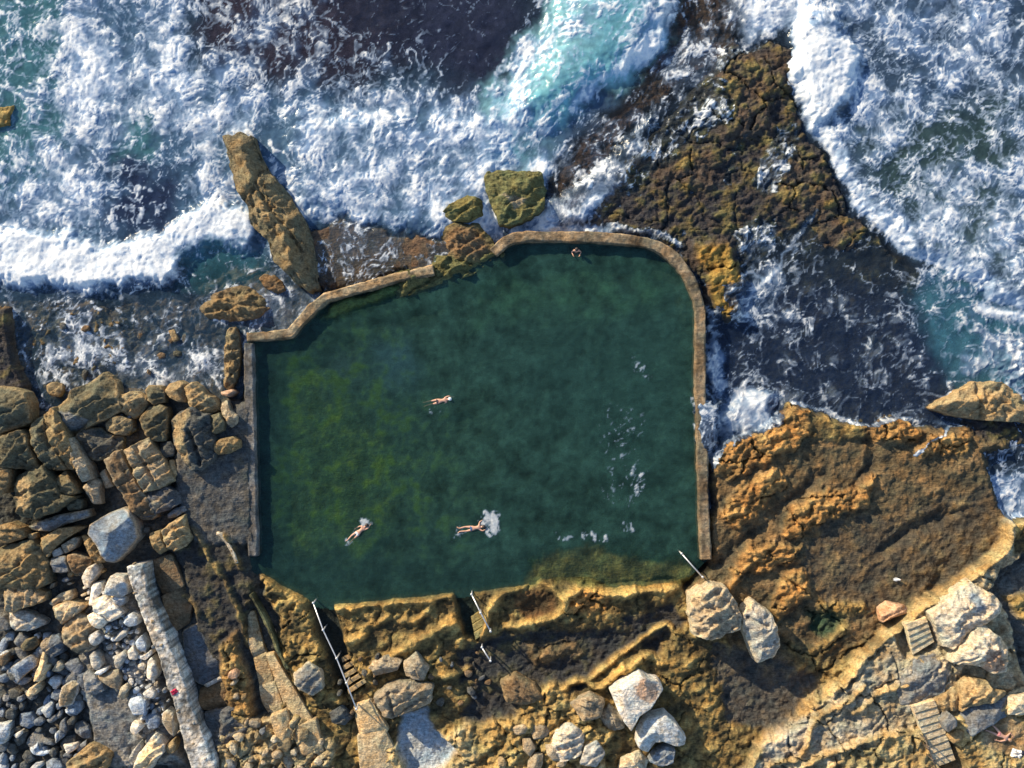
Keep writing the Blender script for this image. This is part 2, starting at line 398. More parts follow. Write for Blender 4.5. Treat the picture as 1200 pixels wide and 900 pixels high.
Z += (.028 * n8 + .03 * n22) * (1 + 1.2 * (Z > .2))
# rock shelf north of the north-west wall
lay('362,268 400,254 450,264 500,280 590,292 590,312 505,316 380,346 358,330', .30, SHELF * .6 + PLAT * .45 + C(.01, .006, .008), 9, 9, .15)
# pool basin and the rock under its water
BASIN = '298,396 340,394 380,351 505,319 585,298 612,284 755,288 795,314 815,352 824,650 805,668 770,678 722,682 690,668 650,668 612,684 562,691 535,693 440,701 397,707 372,704 335,684 302,664'
FLOOR = tone((0, (.006, .022, .018)), (.5, (.014, .042, .028)), (1, (.035, .085, .03)))
lay(BASIN, -.2, FLOOR, 3, 2, None)
PG = tone((0, (.015, .035, .012)), (.5, (.05, .10, .018)), (1, (.15, .22, .03)))
for q, a in (('320,420 360,410 400,470 440,500 470,540 460,600 420,640 350,640 320,600 330,520 345,470', .9), ('380,370 500,335 560,330 540,360 450,375 380,395', .5), ('560,340 700,325 760,345 700,370 600,365', .35), ('480,520 560,470 600,560 540,620 480,600', .35)):
    over(CO, PG, mask(q, 22, 16), a)
for q in ('305,410 330,410 335,560 310,640 303,640', '430,650 560,640 700,650 640,690 440,698', '580,380 780,340 800,500 700,600 600,520'):
    over(CO, FLOOR * .55, mask(q, 30, 16), .6)  # darker floor; the strip by the west wall paints its shade
lay('640,650 690,640 730,652 790,662 815,655 815,680 720,690 640,680 620,690 615,680', .12, LEDG * C(.55, .7, .6), 9, 6, .1)
lay('375,372 385,356 505,322 520,322 500,335 420,362', .36, C(.17, .20, .06), 5, 4, .1)
lay('735,290 790,318 812,352 806,380 790,340 760,312 730,300', .05, C(.05, .09, .05), 6, 5, None)
Z += .03 * n8 * (Z < .3)
ROCKM = rock_material('weathered_sandstone_ground', 1.0, .55, 'Object', .8)
def grid_quads(nx, ny):
    i = np.arange(nx * ny).reshape(ny, nx)
    return np.stack([i[1:, :-1], i[1:, 1:], i[:-1, 1:], i[:-1, :-1]], -1)
GX, GY = np.meshgrid(XS, YS)
quads = grid_quads(NX, NY)
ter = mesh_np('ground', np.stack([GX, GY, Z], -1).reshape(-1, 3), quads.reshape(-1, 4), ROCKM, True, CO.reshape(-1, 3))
tag(ter, 'rocky shore and sea bed of weathered sandstone', kind='structure')
def ground(x, y):
    """height of the ground at a point in metres"""
    i = min(max(int(np.searchsorted(XS, x)), 0), NX - 1); j = min(max(int(np.searchsorted(-YS, -y)), 0), NY - 1)
    return float(Z[j, i])
# ------------------------------------------------------------------ the sea with its foam
def lace(x, y, s):
    a1, a2 = worley(x / (26 * s), y / (26 * s), 101); b1, b2 = worley(x / (11 * s), y / (11 * s), 102)
    l1 = 1 - np.clip((a2 - a1) * 1.7, 0, 1); l2 = 1 - np.clip((b2 - b1) * 1.8, 0, 1)
    c1, c2 = worley(x / (5 * s), y / (5 * s), 104); l3 = 1 - np.clip((c2 - c1) * 1.7, 0, 1)
    l1 = l1 ** 1.6; l2 = l2 ** 1.4
    return .46 * l1 + .46 * l2 + .34 * l3 + .26 * fbm(x / (30 * s), y / (30 * s), 103, 5, .65)
wx = 22 * fbm(NXP / 70, NYP / 70, 111, 3, .6); wy = 22 * fbm(NXP / 70, NYP / 70, 121, 3, .6)
wx += 7.5 * pn(NXP / 19, NYP / 19, 131) + 2.6 * pn(NXP / 6.5, NYP / 6.5, 133); wy += 7.5 * pn(NXP / 19, NYP / 19, 132) + 2.6 * pn(NXP / 6.5, NYP / 6.5, 134)
L0 = lace(NXP + wx, NYP + wy, 1.0)
du = (NXP * .45 - NYP * .89); dv = (NXP * .89 + NYP * .45)            # streaks of the breaking wave run down to the left
L1 = lace((dv + wx * .8) * 1.2, (du + wy) * .34, .85)
L2 = lace(NXP + .6 * wx, NYP + .6 * wy, .55)                          # finer, clotted foam
def soft0(pts, soft, warp=8): return mask(pts, soft, warp)
def blend(base, other, m):
    over(base, other, m)
# wisps drawn out along the way the water runs (a line integral through fine noise)
vx = np.full(QX.shape, -.22); vy = np.full(QX.shape, 1.0)
for q, fx, fy in (('540,60 640,-400 800,-400 800,60 700,140 640,200 560,280 480,290 480,120', -.62, .78), ('770,60 850,-400 960,-400 900,60 760,170 650,280 600,200 700,150', -.5, .86), ('950,-400 930,50 922,85 928,115 950,152 975,200 1010,245 1060,292 1110,322 1160,350 1250,385 1800,385 1800,-400', -.75, .55),
                  ('-400,330 300,300 375,345 290,470 -400,470', .35, .9), ('830,340 900,280 1000,270 1110,455 1110,520 835,520', -.5, .8), ('1066,335 1250,390 1250,480 1110,455', -.8, .3)):
    m = mask(q, 30, 6); over(vx, fx, m); over(vy, fy, m)
ang = 1.5 * fbm(NXP / 80, NYP / 80, 151, 2) + .8 * pn(NXP / 26, NYP / 26, 152)
vx, vy = vx * np.cos(ang) - vy * np.sin(ang), vx * np.sin(ang) + vy * np.cos(ang)
nv_ = np.hypot(vx, vy) + 1e-6; vx /= nv_; vy /= nv_
src = .6 * pn(NXP / 3.1, NYP / 3.1, 161) + .5 * pn(NXP / 6.3, NYP / 6.3, 162)
LIC = np.zeros(QX.shape); J0, I0 = np.meshgrid(np.arange(NY), np.arange(NX), indexing='ij')
for sgn in (1, -1):
    fi = I0.astype(float); fj = J0.astype(float)
    for k in range(11):
        ii = np.clip(np.rint(fi), 0, NX - 1).astype(int); jj = np.clip(np.rint(fj), 0, NY - 1).astype(int)
        LIC += src[jj, ii] * (1 - k / 12.0); fi += sgn * 1.25 * vx[jj, ii]; fj += sgn * 1.25 * vy[jj, ii]
LIC /= LIC.std()
calm = np.zeros(QX.shape); over(calm, 1.0, mask('940,-400 920,80 960,180 1060,300 1180,370 1800,385 1800,-400', 30, 6)); over(calm, .8, mask('-400,-400 120,-400 90,240 -400,260', 40, 10))
L3 = lace(NXP + .7 * wx, NYP + .7 * wy, .80)
L0 = L0 + .055 * LIC; L1 = .75 * L1 + .12 * LIC + .12 * n22 + .1; L2 = L2 + .08 * LIC
L0 = L0 * (1 - calm) + (L3 + .035 * LIC) * calm
LL = L0.copy()
over(LL, L1, mask('560,90 640,-60 800,-60 800,60 700,130 650,200 560,260 480,280 480,120', 30, 10))
over(LL, L1 * .7 + L0 * .3, mask('770,60 850,-60 960,-60 900,60 760,170 650,270 600,200 700,150', 20, 8), .7)
over(LL, L2, mask('925,60 1010,120 1050,200 1120,280 1250,370 1250,390 1100,330 1000,250 920,130', 30, 10), .8)
over(LL, L2, mask('0,270 300,240 300,310 0,350', 20, 10), .6)
over(LL, L1 * .5 + L0 * .5, mask('380,140 560,140 600,280 380,270', 30, 10), .7)
srt = np.sort(LL[::3, ::3].ravel())
U = np.interp(LL, srt, np.linspace(0, 1, len(srt)))

D = np.full(QX.shape, .30)
WC = np.zeros(QX.shape + (3,)); WC[:] = C(.016, .026, .042)
OP = np.full(QX.shape, .92)
WH = np.zeros(QX.shape)                                                # height of the waves
RIGHT = '950,-400 930,50 922,85 928,115 950,152 975,200 1010,245 1060,292 1110,322 1160,350 1250,385 1800,385 1800,-400'
def dens(q, v, soft=14, warp=9, a=1.0): over(D, v, mask(q, soft, warp), a)
def wcol(q, c, soft=20, warp=12, a=1.0): over(WC, C(*c), mask(q, soft, warp), a)
def opac(q, v, soft=16, warp=9): over(OP, v, mask(q, soft, warp))
TEAL = (.045, .125, .155); NAVY = (.016, .026, .060); PURP = (.030, .025, .038); TURQ = (.20, .42, .48); BLUE = (.04, .085, .17)
wcol('-400,-400 210,-400 215,70 330,100 560,110 600,200 560,300 330,310 200,340 -400,340', (.05, .10, .17), 30)
wcol('-400,-400 90,-400 75,130 60,220 -400,240', TEAL, 25)
wcol('118,200 170,188 212,205 206,255 165,280 128,262', NAVY, 30, 22)
wcol('140,140 180,130 185,185 140,190', TEAL, 10)
wcol('205,-400 480,-400 490,50 400,92 300,92 240,62', PURP, 34, 20)
wcol('320,-400 645,-400 600,80 565,112 500,80 470,60 400,50', (.019, .023, .044), 30)
wcol('640,20 690,-400 790,-400 790,30 750,85 690,115 650,155 640,195 575,200 570,110', TURQ, 18)
wcol('600,120 650,100 690,60 720,0 760,0 730,70 660,130 620,190 590,195', (.10, .29, .36), 14, 8, .8)
wcol('600,160 650,150 700,110 720,120 670,170 640,190 610,195', (.05, .09, .16), 10, 6, .7)
wcol('-400,335 120,345 235,305 300,300 375,345 375,400 290,470 -400,470', (.035, .075, .13), 16)
wcol('215,310 245,288 305,292 310,325 250,345 210,340', (.035, .12, .16), 10)
wcol(RIGHT, (.035, .062, .105), 10); wcol('1000,150 1200,100 1200,330 1100,300 1030,240', (.03, .055, .06), 30)
wcol('1066,335 1110,322 1165,352 1250,390 1250,480 1110,455 1080,395', (.04, .125, .18), 16)
wcol('830,345 960,330 1060,345 1090,400 1110,440 1110,520 820,520', (.015, .027, .060), 30)
wcol('1150,560 1250,540 1250,600 1180,610', (.05, .09, .15), 12)
# how thick the water is: thin wash and shallows let the rock show
opac('-400,335 120,345 235,305 300,300 375,345 375,400 290,480 -400,480', .36)
opac('60,345 150,350 170,400 150,440 60,450 20,420', .22)
opac('205,-400 480,-400 490,50 400,92 300,92 240,62', .75)
opac('905,-400 870,60 800,110 745,160 705,215 655,280 630,235 665,170 735,110 775,60 790,-400', .25, 12)
opac('700,262 718,205 770,150 800,112 850,62 900,42 925,60 925,110 950,160 1000,245 1060,300 1070,340 840,340 760,280', .15, 10)
opac('830,340 900,280 1000,270 1060,310 1070,400 1110,455 1110,520 835,520', .58, 26)
opac('1066,335 1110,322 1165,352 1250,390 1250,480 1110,455 1080,395', .72, 14)
opac('362,268 400,254 450,264 500,280 590,292 590,312 505,316 380,346 358,330', .2, 6)
# how much of the surface the foam covers
dens('-400,-400 210,-400 215,70 300,100 400,95 470,60 520,110 590,100 600,190 570,285 480,285 420,258 360,262 330,305 300,300 235,300 200,330 120,345 60,336 -400,330', .50)
dens('205,-400 480,-400 480,50 400,90 300,95 240,60', .40, 30, 16)
dens('-400,-400 85,-400 75,130 55,220 -400,240', .38, 20)
dens('90,60 200,80 230,140 150,150 100,130', .74, 20)
dens('118,205 165,190 210,205 208,250 165,275 135,262', .26, 24, 16)
dens('150,140 185,135 185,190 150,190', .3, 10)
dens('330,-400 645,-400 605,70 565,108 500,78 470,60 400,55', .06, 14)
dens('400,40 480,50 520,100 470,110 400,90', .45, 12)
dens('230,130 300,120 300,170 260,160 240,200', .82, 18)
dens('340,130 480,120 580,140 590,200 560,275 480,280 400,250 350,250', .70, 20)
dens('440,130 500,115 520,150 460,160', .5, 12)
dens('-400,285 60,272 130,288 190,272 250,235 300,250 300,296 235,300 200,330 120,345 60,336 -400,330', .94, 10)
dens('640,20 690,-400 785,-400 790,30 750,80 700,110 650,150 640,190 580,195 575,110', .38, 16)
dens('600,60 640,50 620,120 600,180 580,180 580,110', .66, 14)
dens('775,-60 790,-60 792,30 750,85 700,118 675,130 668,120 730,70 772,20', .90, 6, 6)
dens('575,190 640,185 645,235 600,240', .80, 12)
dens('690,130 720,90 745,85 730,110 690,150 655,190 645,170', .22, 10)
dens('790,60 850,-60 940,-60 900,50 830,100 760,160 690,205 650,190 740,110', .46, 12)
dens('850,-60 942,-60 938,22 905,48 870,40 850,20', .84, 10)
dens('800,40 850,20 830,60 780,100 770,85', .62, 10)
dens('560,280 600,235 650,225 700,200 768,138 765,180 722,222 692,262 650,268 620,268 590,262', .80, 8)
dens('640,180 720,130 760,120 720,180 670,215', .55, 12)
dens('692,262 722,222 768,180 800,120 860,70 905,48 925,60 925,110 950,160 1000,245 1060,305 1070,345 840,345 760,282', .12, 6)
dens('780,110 840,95 860,140 800,170 740,220 720,225', .36, 14)
dens(RIGHT, .55, 5, 7)
dens('1030,60 1250,-60 1250,250 1120,220', .50, 40)
dens('990,130 1060,170 1100,260 1040,260 990,200', .50, 20)
dens('935,30 975,20 1005,70 990,120 955,150 930,118 922,85', .93, 8, 6)
dens('930,-60 1010,-60 990,30 940,35', .55, 12)
sl, d = sd(tile(0, 0, 1, RIGHT), 7, 0, 60); edge = sstep(-3, 3, d) * (1 - sstep(8, 26, d)); over(D, .95, (sl, edge * .75))
dens('1066,338 1110,324 1165,354 1250,392 1250,480 1110,455 1080,395', .30, 14)
dens('1110,420 1150,395 1250,400 1250,455 1140,450', .62, 14)
dens('1085,430 1110,425 1115,450 1085,455', .3, 8)
dens('830,345 960,330 1060,345 1070,400 1110,455 1110,520 835,520', .11, 26)
dens('872,372 930,360 965,372 930,392 880,400', .50, 12)
dens('850,335 905,300 930,330 900,372 860,380', .45, 12)
dens('905,152 942,145 932,190 892,232 884,212', .60, 6)
dens('864,272 890,252 905,262 908,295 880,312', .52, 6)
dens('826,360 846,362 850,430 842,480 828,480', .58, 6)
dens('1160,560 1250,535 1250,600 1180,608', .62, 10)
dens('1120,640 1140,640 1130,665 1112,668', .45, 8)
dens('-400,340 120,350 240,318 300,318 330,340 290,400 285,465 -400,470', .33, 14)
dens('100,345 250,330 230,365 120,365', .10, 12)
dens('215,300 240,286 305,292 310,322 260,340 215,335', .24, 12)
dens('70,355 130,370 130,420 60,430 30,400', .58, 14)
dens('120,380 200,385 250,420 230,455 140,450', .60, 14)
dens('325,335 372,340 368,372 335,392 296,382 310,350', .70, 8)
dens('362,268 400,254 450,264 500,280 590,292 590,312 505,316 380,346 358,330', .27, 6)
dens('395,255 440,262 470,275 455,310 410,320 395,290', .48, 12)
dens('480,255 590,265 585,300 545,300 500,282', .55, 8)
dens('845,515 905,495 935,478 1015,502 1130,502 1150,520 1162,600 1170,700 900,700 838,640', .03, 5)
dens('838,470 865,455 905,465 910,492 880,505 850,520 838,545 828,535 832,500', .80, 12, 9)
dens('935,500 1010,505 1085,510 1060,560 1000,580 940,570 930,530', .10, 12)
for q, w, v in (('600,272 690,268 770,272 800,288', 8, .75), ('930,472 970,482 1012,496 1022,498 1070,488 1110,494 1130,500', 5, .6), ('1066,532 1074,524 1100,508 1112,500', 4, .75), ('890,575 870,600', 4, .3),
                ('955,248 935,280 905,320 880,345', 5, .75), ('945,255 930,300', 4, .6), ('875,290 885,310 880,345 868,352', 4, .6), ('868,320 880,315 892,330', 4, .8), ('1080,480 1090,460 1085,440', 7, .6),
                ('880,150 860,180 850,210', 8, .35), ('300,345 318,330 345,342', 6, .7), ('12,345 20,400 40,445 45,475', 8, .6), ('1148,360 1200,372', 12, .9), ('60,420 40,440 48,470', 6, .6), ('232,360 245,372 285,372', 6, .6)):
    over(D, v, line(q, w, 5))
over(D, .56, mask('811,476 818,470 832,464 842,470 842,528 828,534 815,526', 9, 8))
n150 = fbm(NXP / 130, NYP / 130, 181, 3)
far = np.maximum(np.abs(NXP - 600) - 640, np.abs(NYP - 450) - 490); D *= 1 - .85 * sstep(150, 420, far)
Dn = np.clip(D + (.20 * n60 + .20 * n150 + .08 * n22) * sstep(.12, .3, D) * (1 - .75 * sstep(.75, .92, D)), 0, .985)
wd = .18
fa1, fa2 = worley((NXP + wx * .7) / 4.6, (NYP + wy * .7) / 4.6, 141)
fine = np.clip(.55 + .38 * (1 - np.clip((fa2 - fa1) * 2.2, 0, 1)) - .25 * np.clip(fa2 - fa1, 0, 1) + .22 * n8 + .16 * n22, 0, 1)
F = sstep(1 - Dn - wd, 1 - Dn + wd * .9, U) * sstep(.01, .09, Dn)
F = F * (.15 + .85 * (fine + (1 - fine) * sstep(.80, .97, Dn) * .75))
milk = sstep(.22, .95, Dn + .2 * n22 + .02 * LIC) * (.30 + .12 * n22) * sstep(.18, .4, D)
veil = np.zeros(QX.shape); over(veil, 1.0, mask('830,345 960,330 1060,345 1090,400 1110,455 1110,500 835,500', 24, 12)); over(veil, .9, mask('690,215 770,150 850,150 930,160 960,260 850,330 740,260', 24, 12)); over(veil, .8, mask('-400,335 300,320 370,380 290,470 -400,470', 24, 10)); over(veil, .7, mask('940,500 1130,500 1120,545 1050,580 930,540', 12, 8))
milk = np.maximum(milk, veil * .26 * sstep(-.1, .9, .8 * n22 + .5 * n60 + .22 * LIC))
milk *= 1 - .85 * sstep(150, 420, far)
F = np.clip(1 - (1 - F * (.84 + .04 * np.clip(LIC, -1.5, 1.5)) * (.42 + .58 * np.maximum(sstep(-.55, .45, n22 + .6 * n8 + .5 * n60), sstep(.8, .95, D)))) * (1 - np.clip(milk, 0, .7)), 0, 1)
# aerated water round the foam
bl = (sstep(.35, .6, Dn) * np.clip(.35 + .8 * n60 + .5 * n22, 0, .85))[..., None]
WC = WC * (1 - bl) + C(.035, .085, .20) * bl
aer = sstep(.35, .95, Dn)[..., None] * .46
WC = WC * (1 - aer) + C(.20, .31, .47) * aer
WC *= (1 + .16 * n22 + .1 * n8)[..., None]
OPc = np.clip(OP + .25 * sstep(.6, .95, Dn), 0, 1)
# the surface: swell, breaking fronts, clotted foam, thin wash over rock
WH += .07 * n60 + .05 * n22
add(WH, .9, mask('655,30 690,-60 790,-60 790,20 750,70 690,105 640,140 610,130', 30, 6))
sl, d = sd(tile(0, 0, 1, RIGHT), 7, 0, 90); add(WH, .55, (sl, sstep(-2, 22, d) * (1 - .6 * sstep(20, 80, d))))
add(WH, .5, mask('-400,285 60,272 130,288 190,272 250,235 300,250 300,290 235,296 200,326 120,341 60,332 -400,326', 9, 7))
add(WH, .5, mask('640,235 700,205 764,142 762,180 722,220 692,260 650,266 640,262', 9, 7))
add(WH, .45, mask('340,140 580,140 590,200 560,270 480,276 400,246 350,246', 20, 7))
add(WH, .4, mask(A6('130,170 220,110 310,90 310,190 250,225 150,245'), 6, 5))
add(WH, .5, mask('935,30 975,20 1005,70 990,120 955,150 930,118 922,85', 10, 6))
OVT = '811,478 817,470 830,466 842,470 842,526 830,534 818,528 812,516 815,500'
add(WH, 1.0, mask(OVT, 6, 6))
ZS = WH + F * (.02 + .10 * np.clip(Dn - .3, 0, 1) * (.6 + .45 * n8 + 1.2 * n22) + .006 * LIC + .02 * (U - .5))
wash = np.zeros(QX.shape)
for q in ('905,-400 870,60 800,110 745,160 705,215 655,280 630,235 665,170 735,110 775,60 790,-400', '362,268 400,254 450,264 500,280 590,292 590,312 505,316 380,346 358,330',
          '700,262 718,205 770,150 800,112 850,62 905,48 930,115 955,165 1010,250 1060,305 1080,345 1110,460 1110,520 835,560 826,340 760,275', '930,470 1140,490 1120,540 1060,580 900,590 880,510', '1150,530 1250,520 1250,604 1170,604', '1066,335 1250,390 1250,480 1110,455',
          '600,280 600,262 800,268 820,300 800,300 770,282'):
    over(wash, 1.0, mask(q, 4, 5))
thin = sstep(.16, .34, Dn)
ZS = np.where((wash > .5) & (thin > .3), np.maximum(ZS, Z + .035 + .05 * F), ZS)
keep_v = (ZS > Z - .25)
basin_sl, basin_d = sd(tile(0, 0, 1, BASIN), 0, 0, 10)
inb = np.zeros(QX.shape, bool); inb[basin_sl] = basin_d > -3
sl, d = sd(tile(0, 0, 1, OVT), 2, 0, 10); inb[sl] &= ~(d > -1)
landm = np.zeros(QX.shape, bool)
for q in ('-400,500 60,500 100,470 282,480 298,390 300,660 826,650 842,620 1000,620 1080,690 1300,640 1300,1300 -400,1300',):
    sl, d = sd(tile(0, 0, 1, q), 0, 0, 5); landm[sl] |= d > 0
keep_v &= ~inb & ~landm
kq = keep_v[1:, :-1] & keep_v[1:, 1:] & keep_v[:-1, 1:] & keep_v[:-1, :-1]
def cut(q3, keepq, *arrs):
    q = q3[keepq]; used = np.unique(q); re = np.full(NX * NY, -1, np.int64); re[used] = np.arange(len(used))
    return re[q], [a.reshape(NX * NY, -1)[used] for a in arrs]

def water_material(name, rough=.10, foamrough=.75, bumpd=.09):
    m = bpy.data.materials.new(name); nt = nodes_of(m); L = nt.links.new
    out = N(nt, 'ShaderNodeOutputMaterial'); b = N(nt, 'ShaderNodeBsdfPrincipled')
    col = N(nt, 'ShaderNodeAttribute', attribute_name='Col'); fo = N(nt, 'ShaderNodeAttribute', attribute_name='foam'); op = N(nt, 'ShaderNodeAttribute', attribute_name='opac')
    tc = N(nt, 'ShaderNodeTexCoord'); v = tc.outputs['Object']
    n = noise(nt, v, 9.0, 4, .6); n2 = noise(nt, v, 2.2, 5, .6, .4)
    f = mathn(nt, 'ADD', fo.outputs['Fac'], mathn(nt, 'MULTIPLY', mathn(nt, 'SUBTRACT', n, .5), mathn(nt, 'MULTIPLY', fo.outputs['Fac'], .55)))
    f = ramp(nt, f, [(.06, 0.0), (.95, 1.0)])
    fc = mixc(nt, ramp(nt, f, [(.25, 0.0), (.8, 1.0)]), (.42, .56, .78), ramp(nt, n2, [(.3, (.64, .71, .79)), (.6, (.82, .82, .81))]))
    wv = mixc(nt, 1.0, col.outputs['Color'], ramp(nt, n2, [(.3, .75), (.7, 1.3)]), 'MULTIPLY')
    L(mixc(nt, f, wv, fc), b.inputs['Base Color'])
    L(mathn(nt, 'ADD', mathn(nt, 'MULTIPLY', f, foamrough - rough), rough), b.inputs['Roughness'])
    b.inputs['IOR'].default_value = 1.33
    a = mathn(nt, 'MAXIMUM', f, op.outputs['Fac'])
    tr = N(nt, 'ShaderNodeBsdfTransparent'); mx = N(nt, 'ShaderNodeMixShader')
    L(mixc(nt, .35, (1, 1, 1), (.55, .8, .85)), tr.inputs[0])
    L(a, mx.inputs[0]); L(tr.outputs[0], mx.inputs[1]); L(b.outputs[0], mx.inputs[2]); L(mx.outputs[0], out.inputs[0])
    bp = N(nt, 'ShaderNodeBump'); bp.inputs['Strength'].default_value = .3; bp.inputs['Distance'].default_value = bumpd
    L(mathn(nt, 'ADD', n2, mathn(nt, 'MULTIPLY', n, .5)), bp.inputs['Height']); L(bp.outputs[0], b.inputs['Normal'])
    return m
SEAM = water_material('sea_water_with_foam')
q, (vv, cc, ff, oo) = cut(quads, kq, np.stack([GX, GY, ZS], -1), WC, F, OPc)
sea = mesh_np('sea', vv, q, SEAM, True, cc, {'foam': ff, 'opac': oo})
tag(sea, 'dark blue sea breaking into white foam over the rocks', kind='structure')

# ------------------------------------------------------------------ the water in the pool
PW = .45
PF = np.zeros(QX.shape); PZ = np.full(QX.shape, PW) + .012 * n22 + .006 * n8
POPC = np.full(QX.shape, .64) + .10 * n22; PC = np.zeros(QX.shape + (3,)); PC[:] = C(.019, .053, .045)
PC *= (1 + .36 * n60 + .34 * n22 + .28 * n8)[..., None]
over(PC, C(.03, .080, .10), mask('440,405 480,400 490,440 450,450', 26, 10), .6); over(PC, C(.03, .07, .075), mask('380,420 420,415 420,450 385,455', 18, 10), .5)
over(PC, C(.022, .065, .06), mask('560,400 800,340 810,460 760,560 640,480', 60, 20), .6)
pm = mask('310,400 370,360 450,380 500,470 540,590 520,650 315,650', 45, 24); over(PC, C(.030, .076, .026), (pm[0], pm[1] * sstep(-.15, .85, .9 * n22[pm[0]] + .6 * n8[pm[0]] + .5 * n60[pm[0]])), .95)
pm = mask('560,335 780,310 790,345 700,370 560,375', 20, 12); over(PC, C(.028, .09, .055), (pm[0], pm[1] * np.clip(.4 + .7 * n22[pm[0]], 0, 1)), .7)
over(PC, C(.010, .030, .032), mask('302,395 322,395 325,640 302,660', 14, 10), .6); over(PC, C(.012, .036, .036), mask('300,640 560,660 640,640 700,690 400,710 300,680', 18, 12), .6)  # west wall's shade painted as a dark band; murkier south edge
over(POPC, .5, mask('320,420 400,410 470,520 470,640 320,640', 40, 12)); over(POPC, .25, mask('620,650 700,640 815,655 815,690 615,690', 10, 8)); over(POPC, .08, mask('375,372 385,350 505,315 520,322 500,340 420,368', 8, 5))
over(POPC, .8, mask('440,400 480,400 490,440 450,450', 20, 10))
for q, v, s in (('565,603 578,599 587,606 588,618 580,626 566,624 558,617', .92, 5), ('427,608 434,606 438,612 432,620 424,620', .72, 4), ('686,622 692,628 704,634 716,630 714,636 698,638 686,632', .55, 4), ('738,545 746,548 752,572 748,590 740,570', .42, 6),
                ('400,634 412,628 420,630 408,640', .3, 6), ('500,480 512,476 516,480 504,486', .2, 5), ('525,624 540,618 545,624 530,632', .35, 6), ('716,512 724,520 722,540 716,535', .28, 6), ('740,420 760,425 770,440 745,438', .22, 8), ('648,622 668,628 664,634 650,632', .3, 5), ('730,615 738,612 742,622 732,628', .3, 4), ('814,470 826,470 826,530 812,520', .5, 6), ('408,628 420,622 424,628 410,636', .3, 4), ('700,470 760,470 750,600 700,600', .1, 20)):
    pm = mask(q, s, 8, PW); U2 = np.interp(L2, np.sort(L2[::3, ::3].ravel()), np.linspace(0, 1, len(srt))) if 'U2' not in globals() else U2
    f = np.zeros(QX.shape); over(f, v, pm); PF = np.maximum(PF, sstep(1 - f - .28, 1 - f + .25, np.clip(.6 * U2 + .2 + .16 * n8 + .1 * LIC, 0, 1)) * sstep(.02, .12, f) * .72)
PZ += PF * (.03 + .02 * n8)
bsl = basin_sl
kb = np.zeros(QX.shape, bool); kb[bsl] = basin_d > -7
kq = kb[1:, :-1] & kb[1:, 1:] & kb[:-1, 1:] & kb[:-1, :-1]
POOLM = water_material('pool_water', .06)
q, (vv, cc, ff, oo) = cut(quads, kq, np.stack([GX, GY, PZ], -1), PC, PF, POPC)
pool = mesh_np('pool_water', vv, q, POOLM, True, cc, {'foam': ff, 'opac': oo})
tag(pool, 'still dark green water filling the rock pool', kind='structure')
